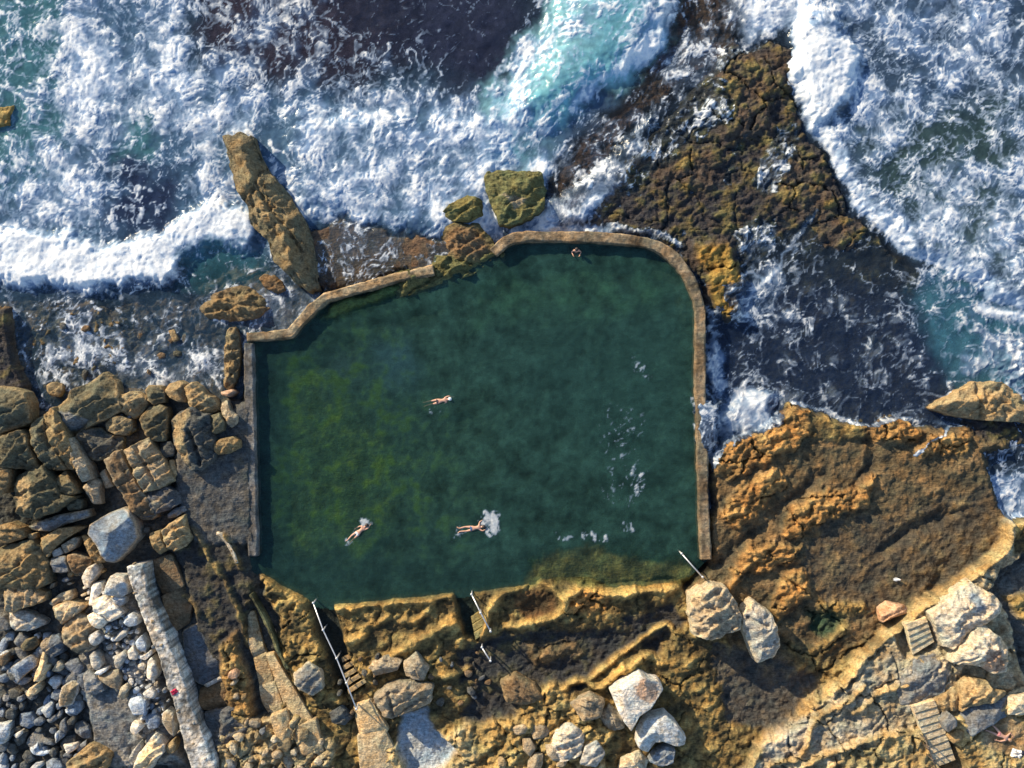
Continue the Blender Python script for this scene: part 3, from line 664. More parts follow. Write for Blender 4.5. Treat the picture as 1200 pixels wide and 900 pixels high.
# ------------------------------------------------------------------ boulders, blocks and slabs, one object each
TONES = {
 'olive': (.115, .105, .07), 'gold': (.34, .24, .125), 'ochre': (.245, .178, .095), 'grey': (.20, .205, .21), 'steel': (.20, .235, .285), 'dark': (.10, .10, .092),
 'white': (.66, .60, .52), 'cream': (.56, .45, .30), 'bluewhite': (.50, .53, .56), 'brown': (.19, .125, .07), 'tan': (.33, .26, .175), 'pale': (.48, .43, .36),
 'moss': (.125, .115, .045), 'slab': (.12, .12, .125), 'pink': (.45, .28, .18), 'deepgrey': (.13, .145, .165)}
ROCK = rock_material('sandstone_boulder', 1.0, .55)
SMOOTHROCK = rock_material('smooth_stone', .3, .28)
def rock(pts, h, tn, label, tilt=(.10, -.10), bev=.28, rough=1.0, name='boulder', cat='boulder', group=None, planes=2, cracks=(), edge=None, n=None, mat=None, sink=.25, patch=None, base=None, rng_=None, grow=1.06):
    """a stone from its outline seen from above: faceted, bevelled top on steep sides, standing on the ground"""
    r_ = rng_ or rng
    cx = sum(p[0] for p in pts) / len(pts); cy = sum(p[1] for p in pts) / len(pts)
    gz = base
    if gz is None:
        gs = [ground(*P(px, py)[:2]) for px, py in pts] + [ground(*P(cx, cy)[:2])] * 3
        gz = max(float(np.percentile(gs, 35)), -.5)
    zt = gz + h
    o = np.array([P(px, py, zt)[:2] for px, py in pts])
    c = np.array(P(cx, cy, zt)[:2])
    if grow != 1: o = c + (o - c) * grow
    o0 = [tuple(p) for p in o]
    oo = []
    for i in range(len(o0)):
        a, b = np.array(o0[i]), np.array(o0[(i + 1) % len(o0)]); oo += [a * .95 + b * .05, a * .05 + b * .95]
    o = np.array(oo)
    seg = np.hypot(*(np.roll(o, -1, 0) - o).T); per = seg.sum()
    R = math.sqrt(max(1e-4, abs(np.sum(o[:, 0] * np.roll(o[:, 1], -1) - np.roll(o[:, 0], -1) * o[:, 1])) / 2) / math.pi)
    if n is None: n = int(np.clip(per / .085, 14, 130))
    cum = np.concatenate([[0], np.cumsum(seg)]); t = np.linspace(0, per, n, endpoint=False)
    oc = np.vstack([o, o[:1]])
    ring = np.stack([np.interp(t, cum, oc[:, 0]), np.interp(t, cum, oc[:, 1])], 1)
    sdx = r_.uniform(0, 99)
    rel = ring - c
    wob = 1 + .03 * rough * pn(ring[:, 0] * 2.2 + sdx, ring[:, 1] * 2.2, 7) + .025 * min(rough, 1) * pn(ring[:, 0] * 6 + sdx, ring[:, 1] * 6, 8)
    ring = c + rel * wob[:, None]
    M = int(np.clip(R / .07, 5, 34))
    ts = np.concatenate([[1.04, 1.03, 1.015, 1.0], 1 - (np.arange(1, M + 1) / (M + .0)) ** 1.15])
    V = []; cl = []
    ringl = [tuple(p) for p in ring]
    base_c = np.array(TONES[tn]) if isinstance(tn, str) else np.array(tn)
    base_c = base_c * r_.uniform(.8, 1.2) * (1 + r_.uniform(-.07, .07) * np.array([1.0, .2, -1.0]))
    ang = [r_.uniform(0, 2 * math.pi) for _ in range(planes)]; off = [r_.uniform(.05, .5) for _ in range(planes)]; slo = [r_.uniform(.35, .9) for _ in range(planes)]
    bw = bev * R + 1e-3
    ew = [bw * r_.uniform(.2, 1.0) if r_.random() < .6 else R * r_.uniform(.3, .75) for _ in o0]; ed = [min(h * .75, w_ * r_.uniform(.35, 1.1)) for w_ in ew]; tdir = r_.uniform(.5, .65) if r_.random() < .7 else r_.uniform(0, 3.1)
    for k, tt in enumerate(ts[:-1]):
        p = c + (ring - c) * tt
        x, y = p[:, 0], p[:, 1]
        d = np.maximum(pdist(ringl, x, y), 0)
        q = (p - c) / R
        zz = h * (1 + .0 * x) - (tilt[0] * q[:, 0] + tilt[1] * q[:, 1]) * R * 1.0
        for a, f, s in zip(ang, off, slo):
            zz = np.minimum(zz, h + R * .10 - s * R * (q[:, 0] * math.cos(a) + q[:, 1] * math.sin(a) - f))
        for i in range(len(o0)):
            di = pdist([o0[i], o0[(i + 1) % len(o0)]], x, y, False)
            zz = np.minimum(zz, h - ed[i] * (1 - np.minimum(di / ew[i], 3)))
        if R > .45 and rough >= .8:
            ts_ = ((-x * math.sin(tdir) + y * math.cos(tdir)) * (1.15 / max(.55, min(R, 1.6) * .6)) + .35 * fbm(x * .9 + sdx, y * .9, 47, 2)); fr = ts_ - np.floor(ts_)
            zz = zz + .15 * min(R, 1.1) * rough ** .5 * (np.where(fr < .88, fr / .88, (1 - fr) / .12) - .5)
        zz = zz - .10 * min(h * .6, bw) * np.maximum(0, 1 - d / (bw * .5)) ** 2
        nz = rough * (.085 * R ** .6) * (fbm(x * 1.5 + sdx, y * 1.5, 9, 3, .55)) + rough * .13 * min(R, 1) * (ridged((x * .85 - y * .53) * .9 + sdx, (x * .53 + y * .85) * 2.4, 19, 2) - .6)
        for cr in cracks:
            cw = np.array([P(a, b, zt)[:2] for a, b in cr])
            cd = pdist([tuple(w) for w in cw], x, y, False)
            nz = nz - .3 * (1 - sstep(.03, .20, cd)) * min(1, h)
        zz = np.maximum(zz + nz * np.clip(.3 + d / bw, 0, 1), .12 * h)
        if k < 4:
            f = (0, .42, .78, 1)[k]
            zz = -sink + (zz + sink) * f
        V.append(np.stack([x - c[0], y - c[1], zz], 1))
        v = 1 + .22 * fbm(x * 1.1 + sdx, y * 1.1, 29, 3) + .14 * pn(x * 5 + sdx, y * 5, 39)
        cc = base_c[None, :] * v[:, None]
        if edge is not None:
            w = np.clip(1 - d / (bw * .8), 0, 1)[:, None] * .75; cc = cc * (1 - w) + np.array(TONES[edge]) * w  # edge tone; on some stones it paints in the sunlit rim
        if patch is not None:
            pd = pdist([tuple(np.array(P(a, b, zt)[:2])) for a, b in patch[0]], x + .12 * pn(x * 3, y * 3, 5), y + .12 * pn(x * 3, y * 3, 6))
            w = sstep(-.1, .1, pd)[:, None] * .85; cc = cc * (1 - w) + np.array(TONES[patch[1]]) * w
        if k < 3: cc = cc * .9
        cl.append(cc)
    zc = V[-1][:, 2].mean()
    V.append(np.array([[0, 0, zc]])); cl.append(cl[-1].mean(0)[None])
    V = np.vstack(V); cl = np.vstack(cl)
    K = len(ts) - 1
    fs = []
    idx = np.arange(n); nxt = (idx + 1) % n
    for k in range(K - 1):
        fs.append(np.stack([k * n + idx, k * n + nxt, (k + 1) * n + nxt, (k + 1) * n + idx], 1))
    fs = np.vstack(fs)
    tri = np.stack([(K - 1) * n + idx, (K - 1) * n + nxt, np.full(n, K * n), np.full(n, K * n)], 1)
    # orientation: outward
    area = np.sum(ring[:, 0] * np.roll(ring[:, 1], -1) - np.roll(ring[:, 0], -1) * ring[:, 1])
    me = bpy.data.meshes.new(name)
    faces = [tuple(f) for f in fs] + [(int(f[0]), int(f[1]), int(f[2])) for f in tri]
    if area < 0: faces = [tuple(reversed(f)) for f in faces]
    me.from_pydata(V.tolist(), [], faces)
    me.polygons.foreach_set('use_smooth', np.ones(len(me.polygons), bool))
    a = me.color_attributes.new('Col', 'FLOAT_COLOR', 'POINT')
    a.data.foreach_set('color', np.concatenate([np.clip(cl, .005, .9), np.ones((len(cl), 1))], 1).astype(np.float32).ravel())
    me.materials.append(mat or ROCK)
    ob = bpy.data.objects.new(name, me); ob.location = (c[0], c[1], gz); COL.objects.link(ob)
    return tag(ob, label, cat, group)

T = {'T1': (0, 430, 7.5), 'T2': (140, 430, 7.5), 'T3': (0, 540, 7.5), 'T4': (140, 540, 7.5), 'U1': (0, 650, 10), 'U2': (90, 650, 10), 'U3': (0, 730, 10), 'U4': (90, 730, 10),
     'U5': (0, 810, 10), 'U6': (90, 810, 10), 'A1': (0, 400, 3.6), 'A2': (0, 650, 3.6), 'A3': (250, 640, 3.46), 'A4': (530, 640, 3.46), 'A5': (800, 640, 3), 'A6': (800, 430, 3),
     'B2': (200, 130, 3), 'B3': (470, 170, 3), 'W1': (1040, 780, 7.5), 'W2': (1040, 670, 7.5), 'W6': (690, 780, 7.5)}
def R(t, txt, h, tn, label, **kw): return rock(tile(*T[t], txt), h, tn, label, **kw)
# --- rocks standing in the surf
R('B2', '180,100 240,80 285,100 300,150 330,210 380,260 420,320 460,390 480,450 495,540 500,600 470,610 420,580 350,510 330,440 295,410 270,385 265,330 225,270 205,200', 2.3, 'ochre',
  'long leaning ochre rock jutting from the pool wall into white surf', bev=.5, rough=1.5, planes=1, tilt=(.2, .12), cracks=(tile(*T['B2'], '300,270 350,350 410,420 450,490'), tile(*T['B2'], '300,210 280,300 290,390'), tile(*T['B2'], '330,460 400,530 450,590')), edge='olive')
R('B2', '100,690 140,650 210,620 290,605 335,640 335,690 290,725 210,735 130,725', .8, 'ochre', 'low oval brown boulder in blue water by the pool corner', bev=.4, rough=1.3, edge='brown', base=-.15, grow=1.08)
R('B2', '310,590 340,560 390,600 400,630 370,640 330,620', .55, 'brown', 'small brown rock between the oval boulder and the long leaning rock', bev=.5)
R('B3', '297,95 330,85 490,90 503,150 495,220 440,255 390,275 350,270 320,200 300,150', 1.7, 'moss', 'square mossy block standing in white surf above the north wall', bev=.22, tilt=(.03, -.14), rough=1.2, patch=(tile(*T['B3'], '340,170 400,180 440,190 400,225 380,190'), 'tan'), planes=1)
R('B3', '140,240 190,190 230,172 280,190 285,240 240,265 170,262', 1.5, 'moss', 'olive rounded rock left of the square mossy block', bev=.4, rough=1.2, base=-.5)
R('B3', '120,330 150,290 200,265 260,275 310,330 330,380 270,410 180,400 130,380', .95, 'brown', 'broad brown dome of rock closing the gap in the pool wall', bev=.5, rough=1.3, edge='moss', base=-.1, grow=1.12)
R('B3', '-10,440 100,430 120,385 180,390 240,400 325,355 355,385 345,405 270,440 200,470 60,515 -10,530', 1.0, 'moss', 'low mossy green ledge along the pool below the brown dome', bev=.12, rough=1.6, planes=0, base=0.0)
R('A6', '890,145 1000,80 1045,57 1150,60 1240,140 1260,200 1180,190 1060,185 960,170', 1.1, 'gold', 'tan honeycombed boulder at the edge of the platform by the right surf', bev=.45, rough=1.4, cracks=(tile(*T['A6'], '1045,50 1043,110 1068,190'),), planes=0)
R('U1', '-10,-3190 20,-3190 30,-3160 10,-3140', .5, 'gold', 'tiny golden rock tip beside foam on the far left', bev=.5) if False else None
rock(tile(0, 0, 1, '197,388 203,386 209,397 203,401'), .5, 'gold', 'tiny golden rock tip alone in the foamy shallows', bev=.5)
# --- craggy ridge and stones beside the west wall
R('B2', '195,772 225,768 235,800 242,860 230,930 210,975 180,970 182,880', 1.0, 'ochre', 'craggy golden ridge of rock along the top of the west wall', bev=.4, rough=2.0)
R('T2', '885,220 980,195 1020,225 970,265 900,250', 1.1, 'pink', 'small pinkish stone below the craggy ridge at the west wall', bev=.4)
R('T2', '880,320 930,300 960,380 1030,430 1020,490 970,530 930,480 890,400', 1.0, 'tan', 'pitted tan crag below the small pinkish stone at the west wall', bev=.35, rough=2.0)
# --- boulders along the edge of the foam, left
R('T1', '-60,180 110,205 175,240 215,330 220,480 100,540 -60,590', 1.7, 'olive', 'big olive boulder on the left edge below the foam', bev=.2, tilt=(.16, -.16), edge='gold', planes=1)
R('T1', '400,165 450,135 530,150 545,190 510,260 450,255 405,210', .75, 'gold', 'small golden rock standing in lacy foam above the wedge boulder', bev=.35)
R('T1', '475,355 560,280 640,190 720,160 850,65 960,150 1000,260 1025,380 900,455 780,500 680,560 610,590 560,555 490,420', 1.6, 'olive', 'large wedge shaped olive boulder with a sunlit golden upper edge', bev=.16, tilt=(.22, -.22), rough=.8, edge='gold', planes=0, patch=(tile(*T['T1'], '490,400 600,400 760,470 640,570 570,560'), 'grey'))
R('T2', '0,250 80,220 150,230 215,270 210,330 165,400 100,455 40,420 -15,370 -60,310 -40,260', 1.0, 'gold', 'rounded golden boulder right of the wedge boulder', bev=.5, rough=1.2)
R('T1', '920,500 970,430 1060,440 1140,470 1150,540 1100,600 1000,590 920,555', 1.0, 'ochre', 'small ochre stone below the rounded golden boulder', bev=.35)
R('T1', '670,590 710,545 860,545 900,590 1050,620 1050,720 960,780 850,820 740,790 700,720', .9, 'dark', 'low dark grey block in shadow under the wedge boulder', bev=.2, tilt=(.25, -.2), edge='ochre')
R('T2', '210,200 240,165 340,170 385,210 380,310 280,330 240,290', 1.0, 'olive', 'olive cube shaped stone right of the rounded golden boulder', bev=.25, tilt=(.2, -.25), edge='gold')
R('T2', '390,220 430,150 510,125 570,160 560,230 575,310 500,300 420,260', 1.1, 'gold', 'egg shaped golden stone beside the heart shaped boulder', bev=.5, tilt=(.15, -.2), rough=.6)
R('T2', '565,190 630,140 690,180 740,240 800,270 860,370 760,410 650,390 600,330 580,260', 1.2, 'gold', 'bright golden heart shaped boulder at the edge of the foam', bev=.45, rough=.9)
R('T2', '170,470 230,370 310,330 400,370 410,430 400,530 390,640 310,650 240,620 195,530', 1.1, 'olive', 'tall olive boulder with a golden top below the egg shaped stone', bev=.3, tilt=(.15, -.2), edge='ochre')
R('T2', '415,480 500,420 600,370 700,420 760,430 790,560 830,720 800,800 700,890 610,900 540,830 480,700 430,600', 1.7, 'dark', 'large dark grey block with a crumbling golden left edge', bev=.14, tilt=(.22, -.2), patch=(tile(*T['T2'], '400,480 600,360 620,400 560,520 560,640 600,780 600,900 500,800'), 'gold'), rough=1.4, cracks=(tile(*T['T2'], '600,560 660,720 690,860'),))
R('T2', '770,440 860,410 910,490 900,560 830,590 780,540', .9, 'olive', 'small olive stone right of the large dark grey block', bev=.4)
R('T2', '810,690 880,640 980,615 1040,650 1045,710 950,760 860,770', .7, 'ochre', 'low ochre stone on the grey slab beside the west wall', bev=.4)
R('T2', '340,670 440,655 480,700 470,780 390,800 340,750', .7, 'dark', 'small dark stone below the tall olive boulder', bev=.3)
R('T2', '40,745 120,690 230,635 280,720 340,800 400,900 440,1000 320,1070 200,1095 120,930', 1.6, 'tan', 'split tan block crossed by a long crack', bev=.16, tilt=(.12, -.16), rough=1.3, cracks=(tile(*T['T2'], '130,700 200,840 260,960 310,1080'), tile(*T['T2'], '90,900 220,850 330,800')), edge='gold')
R('A1', '440,510 500,470 560,590 630,690 640,740 590,760 540,720 500,640', 1.4, 'brown', 'long brown block left of the split tan block', bev=.2, tilt=(.12, -.2), edge='tan')
R('T4', '430,0 470,0 505,110 480,150 440,90', .8, 'gold', 'slim golden stone wedged right of the split tan block', bev=.4)
R('T4', '225,285 400,235 500,290 530,370 420,430 300,470', 1.2, 'slab', 'flat grey block with a tan patch below the split block', bev=.16, patch=(tile(*T['T4'], '260,350 370,320 380,380 310,450'), 'tan'))
R('T4', '410,480 480,420 570,400 580,440 480,500 420,510', .8, 'grey', 'thin grey slab below the flat grey block', bev=.3)
R('T4', '360,620 420,570 500,520 550,490 570,590 620,680 540,760 460,800 410,780 370,680', 1.5, 'gold', 'craggy golden pinnacle beside the grey slab', bev=.4, rough=2.0)
R('T4', '250,650 340,625 400,790 330,830 270,720', 1.1, 'ochre', 'narrow ochre stone left of the craggy golden pinnacle', bev=.3)
R('A1', '415,560 440,540 470,610 440,620', .8, 'tan', 'thin tan splinter of rock left of the long brown block', bev=.3)
R('A1', '565,690 610,670 640,735 600,750', .9, 'deepgrey', 'dark bluish stone below the long brown block', bev=.3)
# --- fractured bedrock blocks, left
R('T1', '240,500 340,440 370,560 430,690 540,900 360,900 290,730 245,620', 1.9, 'olive', 'tall olive bedrock block left of the slim golden block', bev=.2, tilt=(.06, -.18), rough=1.3, edge='ochre')
R('T1', '350,440 440,370 490,450 540,560 580,640 620,760 640,880 560,900 440,700 380,560', 1.9, 'ochre', 'slim golden bedrock block tapering under the wedge boulder', bev=.22, tilt=(.06, -.15), rough=1.4)
R('T1', '580,640 620,640 680,760 740,860 780,980 700,1010 640,860', 1.7, 'tan', 'thin upright slab of tan rock beside the slim golden block', bev=.25)
R('T1', '-60,640 140,570 190,620 220,730 280,860 330,960 150,900 0,880 -60,860', 2.1, 'olive', 'broad olive bedrock block on the left edge under the big boulder', bev=.2, tilt=(.1, -.12), rough=1.3, edge='ochre')
R('T3', '70,170 200,90 330,60 400,150 440,200 480,300 600,330 420,460 250,510 150,490 95,390', 2.2, 'olive', 'great olive bedrock block with honeycombed golden hollows', bev=.2, tilt=(.1, -.16), rough=1.5, patch=(tile(*T['T3'], '80,180 240,140 280,260 240,440 130,440 90,300'), 'gold'), cracks=(tile(*T['T3'], '60,300 150,310 230,250'),))
R('T3', '-60,60 60,80 60,200 10,290 -60,290', 2.0, 'ochre', 'ochre bedrock knob on the left edge beside the honeycombed block', bev=.35, rough=1.6)
R('T3', '450,190 540,100 620,200 650,280 560,330 480,280', 1.5, 'olive', 'small dark olive block below the thin upright slab', bev=.25, edge='ochre')
R('T3', '720,240 800,160 860,200 860,380 800,380 760,310', 1.1, 'tan', 'upright tan stone with a bright lower end in a dark gap', bev=.25)
R('T3', '560,370 640,330 710,350 700,430 600,440', 1.0, 'olive', 'little olive lump above the long flat ledges', bev=.4)
R('T3', '210,590 330,540 500,480 640,455 740,440 770,500 560,560 430,620 240,625', 1.1, 'grey', 'long flat grey ledge stone under the honeycombed block', bev=.3, edge='ochre')
R('T3', '340,690 480,610 650,590 710,600 560,690 470,760 410,850 340,800', 1.2, 'ochre', 'long ochre ledge stone below the flat grey ledge', bev=.25, edge='gold', tilt=(.1, -.3))
R('T3', '535,745 640,680 690,690 650,770 560,820', .9, 'tan', 'small tan block left of the blue grey boulder', bev=.25)
R('T3', '450,800 520,765 545,820 470,850', .8, 'pale', 'tiny pale stone beside the small tan block', bev=.3)
R('U1', '770,20 860,5 1030,70 1040,180 900,240 830,230 800,130', 1.1, 'brown', 'brown cube shaped stone above the white rubble', bev=.2, edge='tan')
R('U1', '570,60 650,30 750,25 790,200 700,220 620,200', 1.0, 'grey', 'small grey cube stone with a golden top edge', bev=.2, edge='ochre')
R('T3', '760,650 790,570 900,490 1020,445 1090,460 1150,560 1175,680 1080,800 970,900 910,880 840,760', 1.9, 'steel', 'smooth blue grey boulder with a thin sunlit rim', bev=.12, tilt=(.34, -.30), rough=.35, edge='tan', planes=0, mat=SMOOTHROCK)  # bluish shade of the top and sunlit rim are painted tones
R('T3', '700,670 790,690 850,760 910,890 830,900 780,830 740,740', 1.0, 'gold', 'golden chunk wedged under the blue grey boulder', bev=.35, rough=1.5)
R('T3', '220,650 300,640 310,680 260,700', .8, 'gold', 'little golden stone in a dark cleft on the left', bev=.4)
R('T3', '-60,590 60,560 160,600 200,680 80,720 -60,730', 1.5, 'ochre', 'low ochre bedrock hump on the left edge', bev=.35, rough=1.4)
R('T3', '-60,800 120,740 230,720 320,800 380,920 380,1080 200,1180 -60,1180', 1.6, 'ochre', 'wide mossy gold bedrock mass on the left edge above the ribbed rock', bev=.3, rough=1.6, edge='olive')
# --- rubble and bigger stones, lower left
R('U1', '40,430 130,370 240,350 330,380 470,480 470,560 330,610 200,640 150,680 60,660 45,560', 1.5, 'tan', 'ribbed golden rock with grooves fanning across its top', bev=.25, rough=1.3, edge='gold')
R('U1', '90,690 180,660 290,690 390,740 485,800 460,850 300,900 170,890 110,820', 1.1, 'pale', 'streaked grey and white stone below the ribbed rock', bev=.3)
R('U1', '-60,720 20,730 85,800 90,880 -60,900', 1.0, 'grey', 'round grey stone on the left edge beside the streaked stone', bev=.4, rough=.6)
R('U1', '570,570 680,470 800,430 840,480 830,530 700,560 610,610', 1.0, 'cream', 'thin curved cream slab above the beige boulder', bev=.25, tilt=(.1, -.4))
R('U1', '610,620 770,555 900,580 990,610 900,690 800,760 700,830 650,720', 1.2, 'cream', 'beige wedge boulder with a speckled top', bev=.2, edge='gold')
R('A2', '245,320 310,255 370,280 400,330 390,400 330,420 270,380', 1.3, 'tan', 'round ribbed tan boulder touching the white stones', bev=.4, rough=1.5)
R('U2', '40,280 110,160 200,120 240,210 170,310 120,390 70,370', 1.1, 'white', 'topmost white egg shaped stone of the rubble', bev=.35, rough=.6)
R('U2', '120,590 150,430 180,350 260,340 280,430 240,500 180,600', 1.0, 'white', 'long narrow white stone under the topmost white stone', bev=.3, rough=.6)
R('U2', '180,590 200,530 300,500 400,570 520,690 460,750 370,790 290,720 200,680', 1.3, 'white', 'largest white boulder of the rubble with a tan right face', bev=.2, rough=.8, edge='pale')
R('U2', '105,730 190,690 290,720 330,800 250,880 170,830', 1.1, 'white', 'flat white stone under the largest white boulder', bev=.25, rough=.6)
R('U2', '320,460 345,330 380,265 510,280 570,350 560,470 500,505 400,480', 1.3, 'bluewhite', 'blue white cube shaped block with a bright upper edge', bev=.14, tilt=(.28, -.30), rough=.5, planes=0, edge='white')
R('U2', '400,520 460,490 560,500 540,580 480,630 430,590', .9, 'bluewhite', 'small bluish white stone under the blue white cube', bev=.25)
R('U2', '540,800 570,730 630,695 700,740 690,830 600,850', .9, 'bluewhite', 'rounded bluish white stone next to the old concrete wall', bev=.4, rough=.5)
R('U4', '130,160 210,110 275,170 250,240 200,280 150,240', 1.0, 'white', 'rounded white stone resting on the round ribbed boulder', bev=.4, rough=.5)
R('U4', '135,400 190,350 250,410 270,500 240,560 190,540 150,480', .9, 'pale', 'speckled pale oval stone above the tan triangle', bev=.35)
R('U4', '195,600 260,550 350,530 340,570 260,620', .8, 'white', 'thin white sliver of stone above the tan triangle', bev=.3)
R('U4', '220,640 330,600 460,565 500,650 490,790 400,760 280,690', .9, 'tan', 'flat tan triangular slab among the white rubble', bev=.12, rough=.5)
R('U4', '65,620 110,575 210,640 280,700 300,800 200,850 100,830', .8, 'grey', 'flat bluish grey stone left of the tan triangle', bev=.2)
R('U4', '430,540 440,400 530,350 580,390 520,480 470,560', .8, 'pale', 'pale upright stone left of the flat grey slab', bev=.3)
R('U4', '590,340 640,280 700,370 690,440 600,420', .9, 'white', 'white pointed stone above the flat grey slab', bev=.3)
R('U4', '680,240 740,160 790,240 800,320 740,350 700,300', .9, 'bluewhite', 'smooth bluish grey leaf shaped stone next to the wall', bev=.2, rough=.4)
R('U4', '700,380 780,390 860,320 880,360 800,440 710,420', .7, 'white', 'white bone shaped stone under the leaf shaped stone', bev=.35)
R('U4', '800,600 810,480 850,425 910,500 930,600 890,680 820,660', 1.0, 'white', 'tall white shield shaped stone right of the flat grey slab', bev=.2, rough=.5)
R('U4', '710,500 750,460 800,500 780,560 720,550', .7, 'white', 'small white cobble between the flat grey slab and shield stone', bev=.45)
R('U4', '480,560 600,430 720,450 800,560 780,660 680,740 530,700', .5, 'grey', 'flat dark grey slab ringed by white rubble', bev=.1, rough=.4)
R('U4', '430,210 520,100 580,70 570,150 480,220', .8, 'pale', 'slanting pale stone near the top of the small rubble', bev=.3)
R('U4', '480,880 510,760 570,725 610,770 560,840 550,900', .8, 'cream', 'cream hooked stone under the flat grey slab', bev=.35)
R('U6', '610,110 700,80 790,130 780,270 660,280 600,160', .9, 'bluewhite', 'bluish white block at the lower end of the rubble', bev=.18, rough=.5)
R('U6', '990,280 1040,245 1110,290 1130,420 1110,550 1060,500 1010,390', .9, 'tan', 'tan tongue shaped stone with a pale rim beside the wall', bev=.2, rough=.4, edge='white')
R('U6', '620,480 640,380 720,390 770,430 700,500 650,520', .8, 'white', 'white wedge stone above the big cream boulder', bev=.3)
R('U6', '770,310 900,270 970,320 940,430 840,450', .6, 'steel', 'flat blue grey stone left of the tongue shaped stone', bev=.2, rough=.5)
R('U6', '660,900 700,760 800,640 880,540 940,580 1000,660 990,740 880,860 820,960 650,960', 1.3, 'cream', 'big cream boulder on the bottom edge beside the old wall', bev=.25, edge='white')
R('U6', '580,830 640,720 720,620 750,690 690,800 620,900', .9, 'pale', 'slim pale slab leaning on the big cream boulder', bev=.25)
R('U6', '1030,660 1120,580 1155,640 1130,730 1050,730', .8, 'gold', 'small golden stone between the cream boulder and the wall', bev=.35)
R('U6', '-130,860 60,700 160,650 280,700 370,760 330,860 300,950 -150,950', 1.4, 'ochre', 'craggy golden rock on the bottom edge below the pit', bev=.35, rough=1.8)
R('U6', '770,30 850,-30 910,20 900,90 800,80', .9, 'white', 'bright white stone above the bluish white block', bev=.35)
R('U3', '15,610 100,540 250,440 340,395 410,460 400,520 270,610 150,740 60,690', 1.0, 'steel', 'long blue grey block lying across the dark pit', bev=.15, tilt=(.3, -.3), edge='tan', rough=.5)
R('U3', '385,680 420,540 470,360 510,380 520,500 560,510 490,620 460,690', 1.2, 'cream', 'tall narrow cream stone right of the long blue grey block', bev=.25)
R('U3', '470,250 520,180 640,160 720,240 700,360 590,420 500,360', 1.1, 'deepgrey', 'dark blue stone with a sunlit tan left face', bev=.25, tilt=(.3, -.1), patch=(tile(*T['U3'], '460,180 570,170 560,340 460,330'), 'tan'))  # tan patch paints the sunlight on the left face
R('U3', '230,280 290,200 400,170 430,260 350,330 260,330', .9, 'olive', 'olive stone above the long blue grey block', bev=.3, edge='ochre')
R('U3', '590,570 620,520 690,440 740,500 700,570', .8, 'cream', 'small cream stone below the dark blue stone', bev=.3)
R('U3', '730,530 800,440 890,430 970,520 920,640 820,600', .8, 'grey', 'blue grey rounded stone below the ribbed tan boulder', bev=.2, rough=.5)
R('U3', '560,700 600,640 700,650 690,730 630,770', .7, 'bluewhite', 'bluish white stone in the shade of the pit', bev=.3)
R('U3', '690,900 720,760 830,690 900,720 880,850 820,970 700,980', .9, 'tan', 'hollowed tan stone with a cream rim in the pit', bev=.2, edge='white')
R('U3', '280,850 340,770 440,710 450,780 410,840 330,870', 1.0, 'cream', 'pointed cream stone catching the sun in the pit', bev=.3)
R('U3', '-20,400 90,350 80,450 10,520 -30,500', .9, 'brown', 'small brown stone on the left edge above the blue block', bev=.3)
R('U5', '470,230 560,130 610,150 570,310 530,310', .8, 'bluewhite', 'slanted bluish white splinter in the shade', bev=.25)
R('U5', '-40,400 80,400 90,520 30,620 -40,640', 1.0, 'bluewhite', 'pale half stone on the left edge near the bottom', bev=.25, edge='white')
R('U5', '150,520 230,470 260,500 200,555', .8, 'white', 'small white stone near the pale half stone', bev=.35)
R('U5', '730,640 880,630 890,680 780,750', .9, 'white', 'white triangular stone near the craggy golden rock', bev=.25)
R('U5', '740,230 870,200 870,270 760,260', .7, 'bluewhite', 'thin bluish stone under the hollowed tan stone', bev=.3)
R('U5', '650,560 680,470 760,470 740,540 640,620', .7, 'steel', 'blue shaded stone above the white triangular stone', bev=.3)
R('U5', '330,680 420,600 440,700 580,720 490,770 380,740', .7, 'bluewhite', 'ragged pale blue stone at the bottom of the pit', bev=.25)
R('U5', '920,460 1000,420 1040,470 960,560', .7, 'grey', 'small grey stone beside the smooth grey floor of the pit', bev=.3)
# --- slabs in the channel beside the old wall
R('A2', '620,40 720,0 775,130 680,170', .55, 'brown', 'upper brown concrete slab in the channel beside the old wall', bev=.05, rough=.25, name='slab', cat='slab', planes=0, tilt=(0, 0))
R('A2', '683,178 775,140 805,210 790,290 735,325 700,250', .5, 'brown', 'round ended brown concrete slab below the upper slab', bev=.05, rough=.25, name='slab', cat='slab', planes=0, tilt=(0, 0))
R('A2', '765,335 850,290 890,380 935,500 865,555 810,530 775,440', .55, 'slab', 'longest grey concrete slab in the channel', bev=.05, rough=.25, name='slab', cat='slab', planes=0, tilt=(0, 0), edge='tan')
R('A2', '860,550 935,512 945,525 872,562', .5, 'pale', 'narrow pale strip of concrete under the longest slab', bev=.1, rough=.25, name='slab', cat='slab', planes=0)
R('A2', '840,575 940,530 1005,600 990,640 900,670 840,640', .5, 'brown', 'lowest brown concrete slab of the channel', bev=.1, rough=.4, name='slab', cat='slab', planes=0)
R('A2', '860,680 990,650 1060,720 1040,780 960,830 890,850 870,760', .45, 'slab', 'uneven dark lump of rock below the lowest slab', bev=.3, rough=1.2)
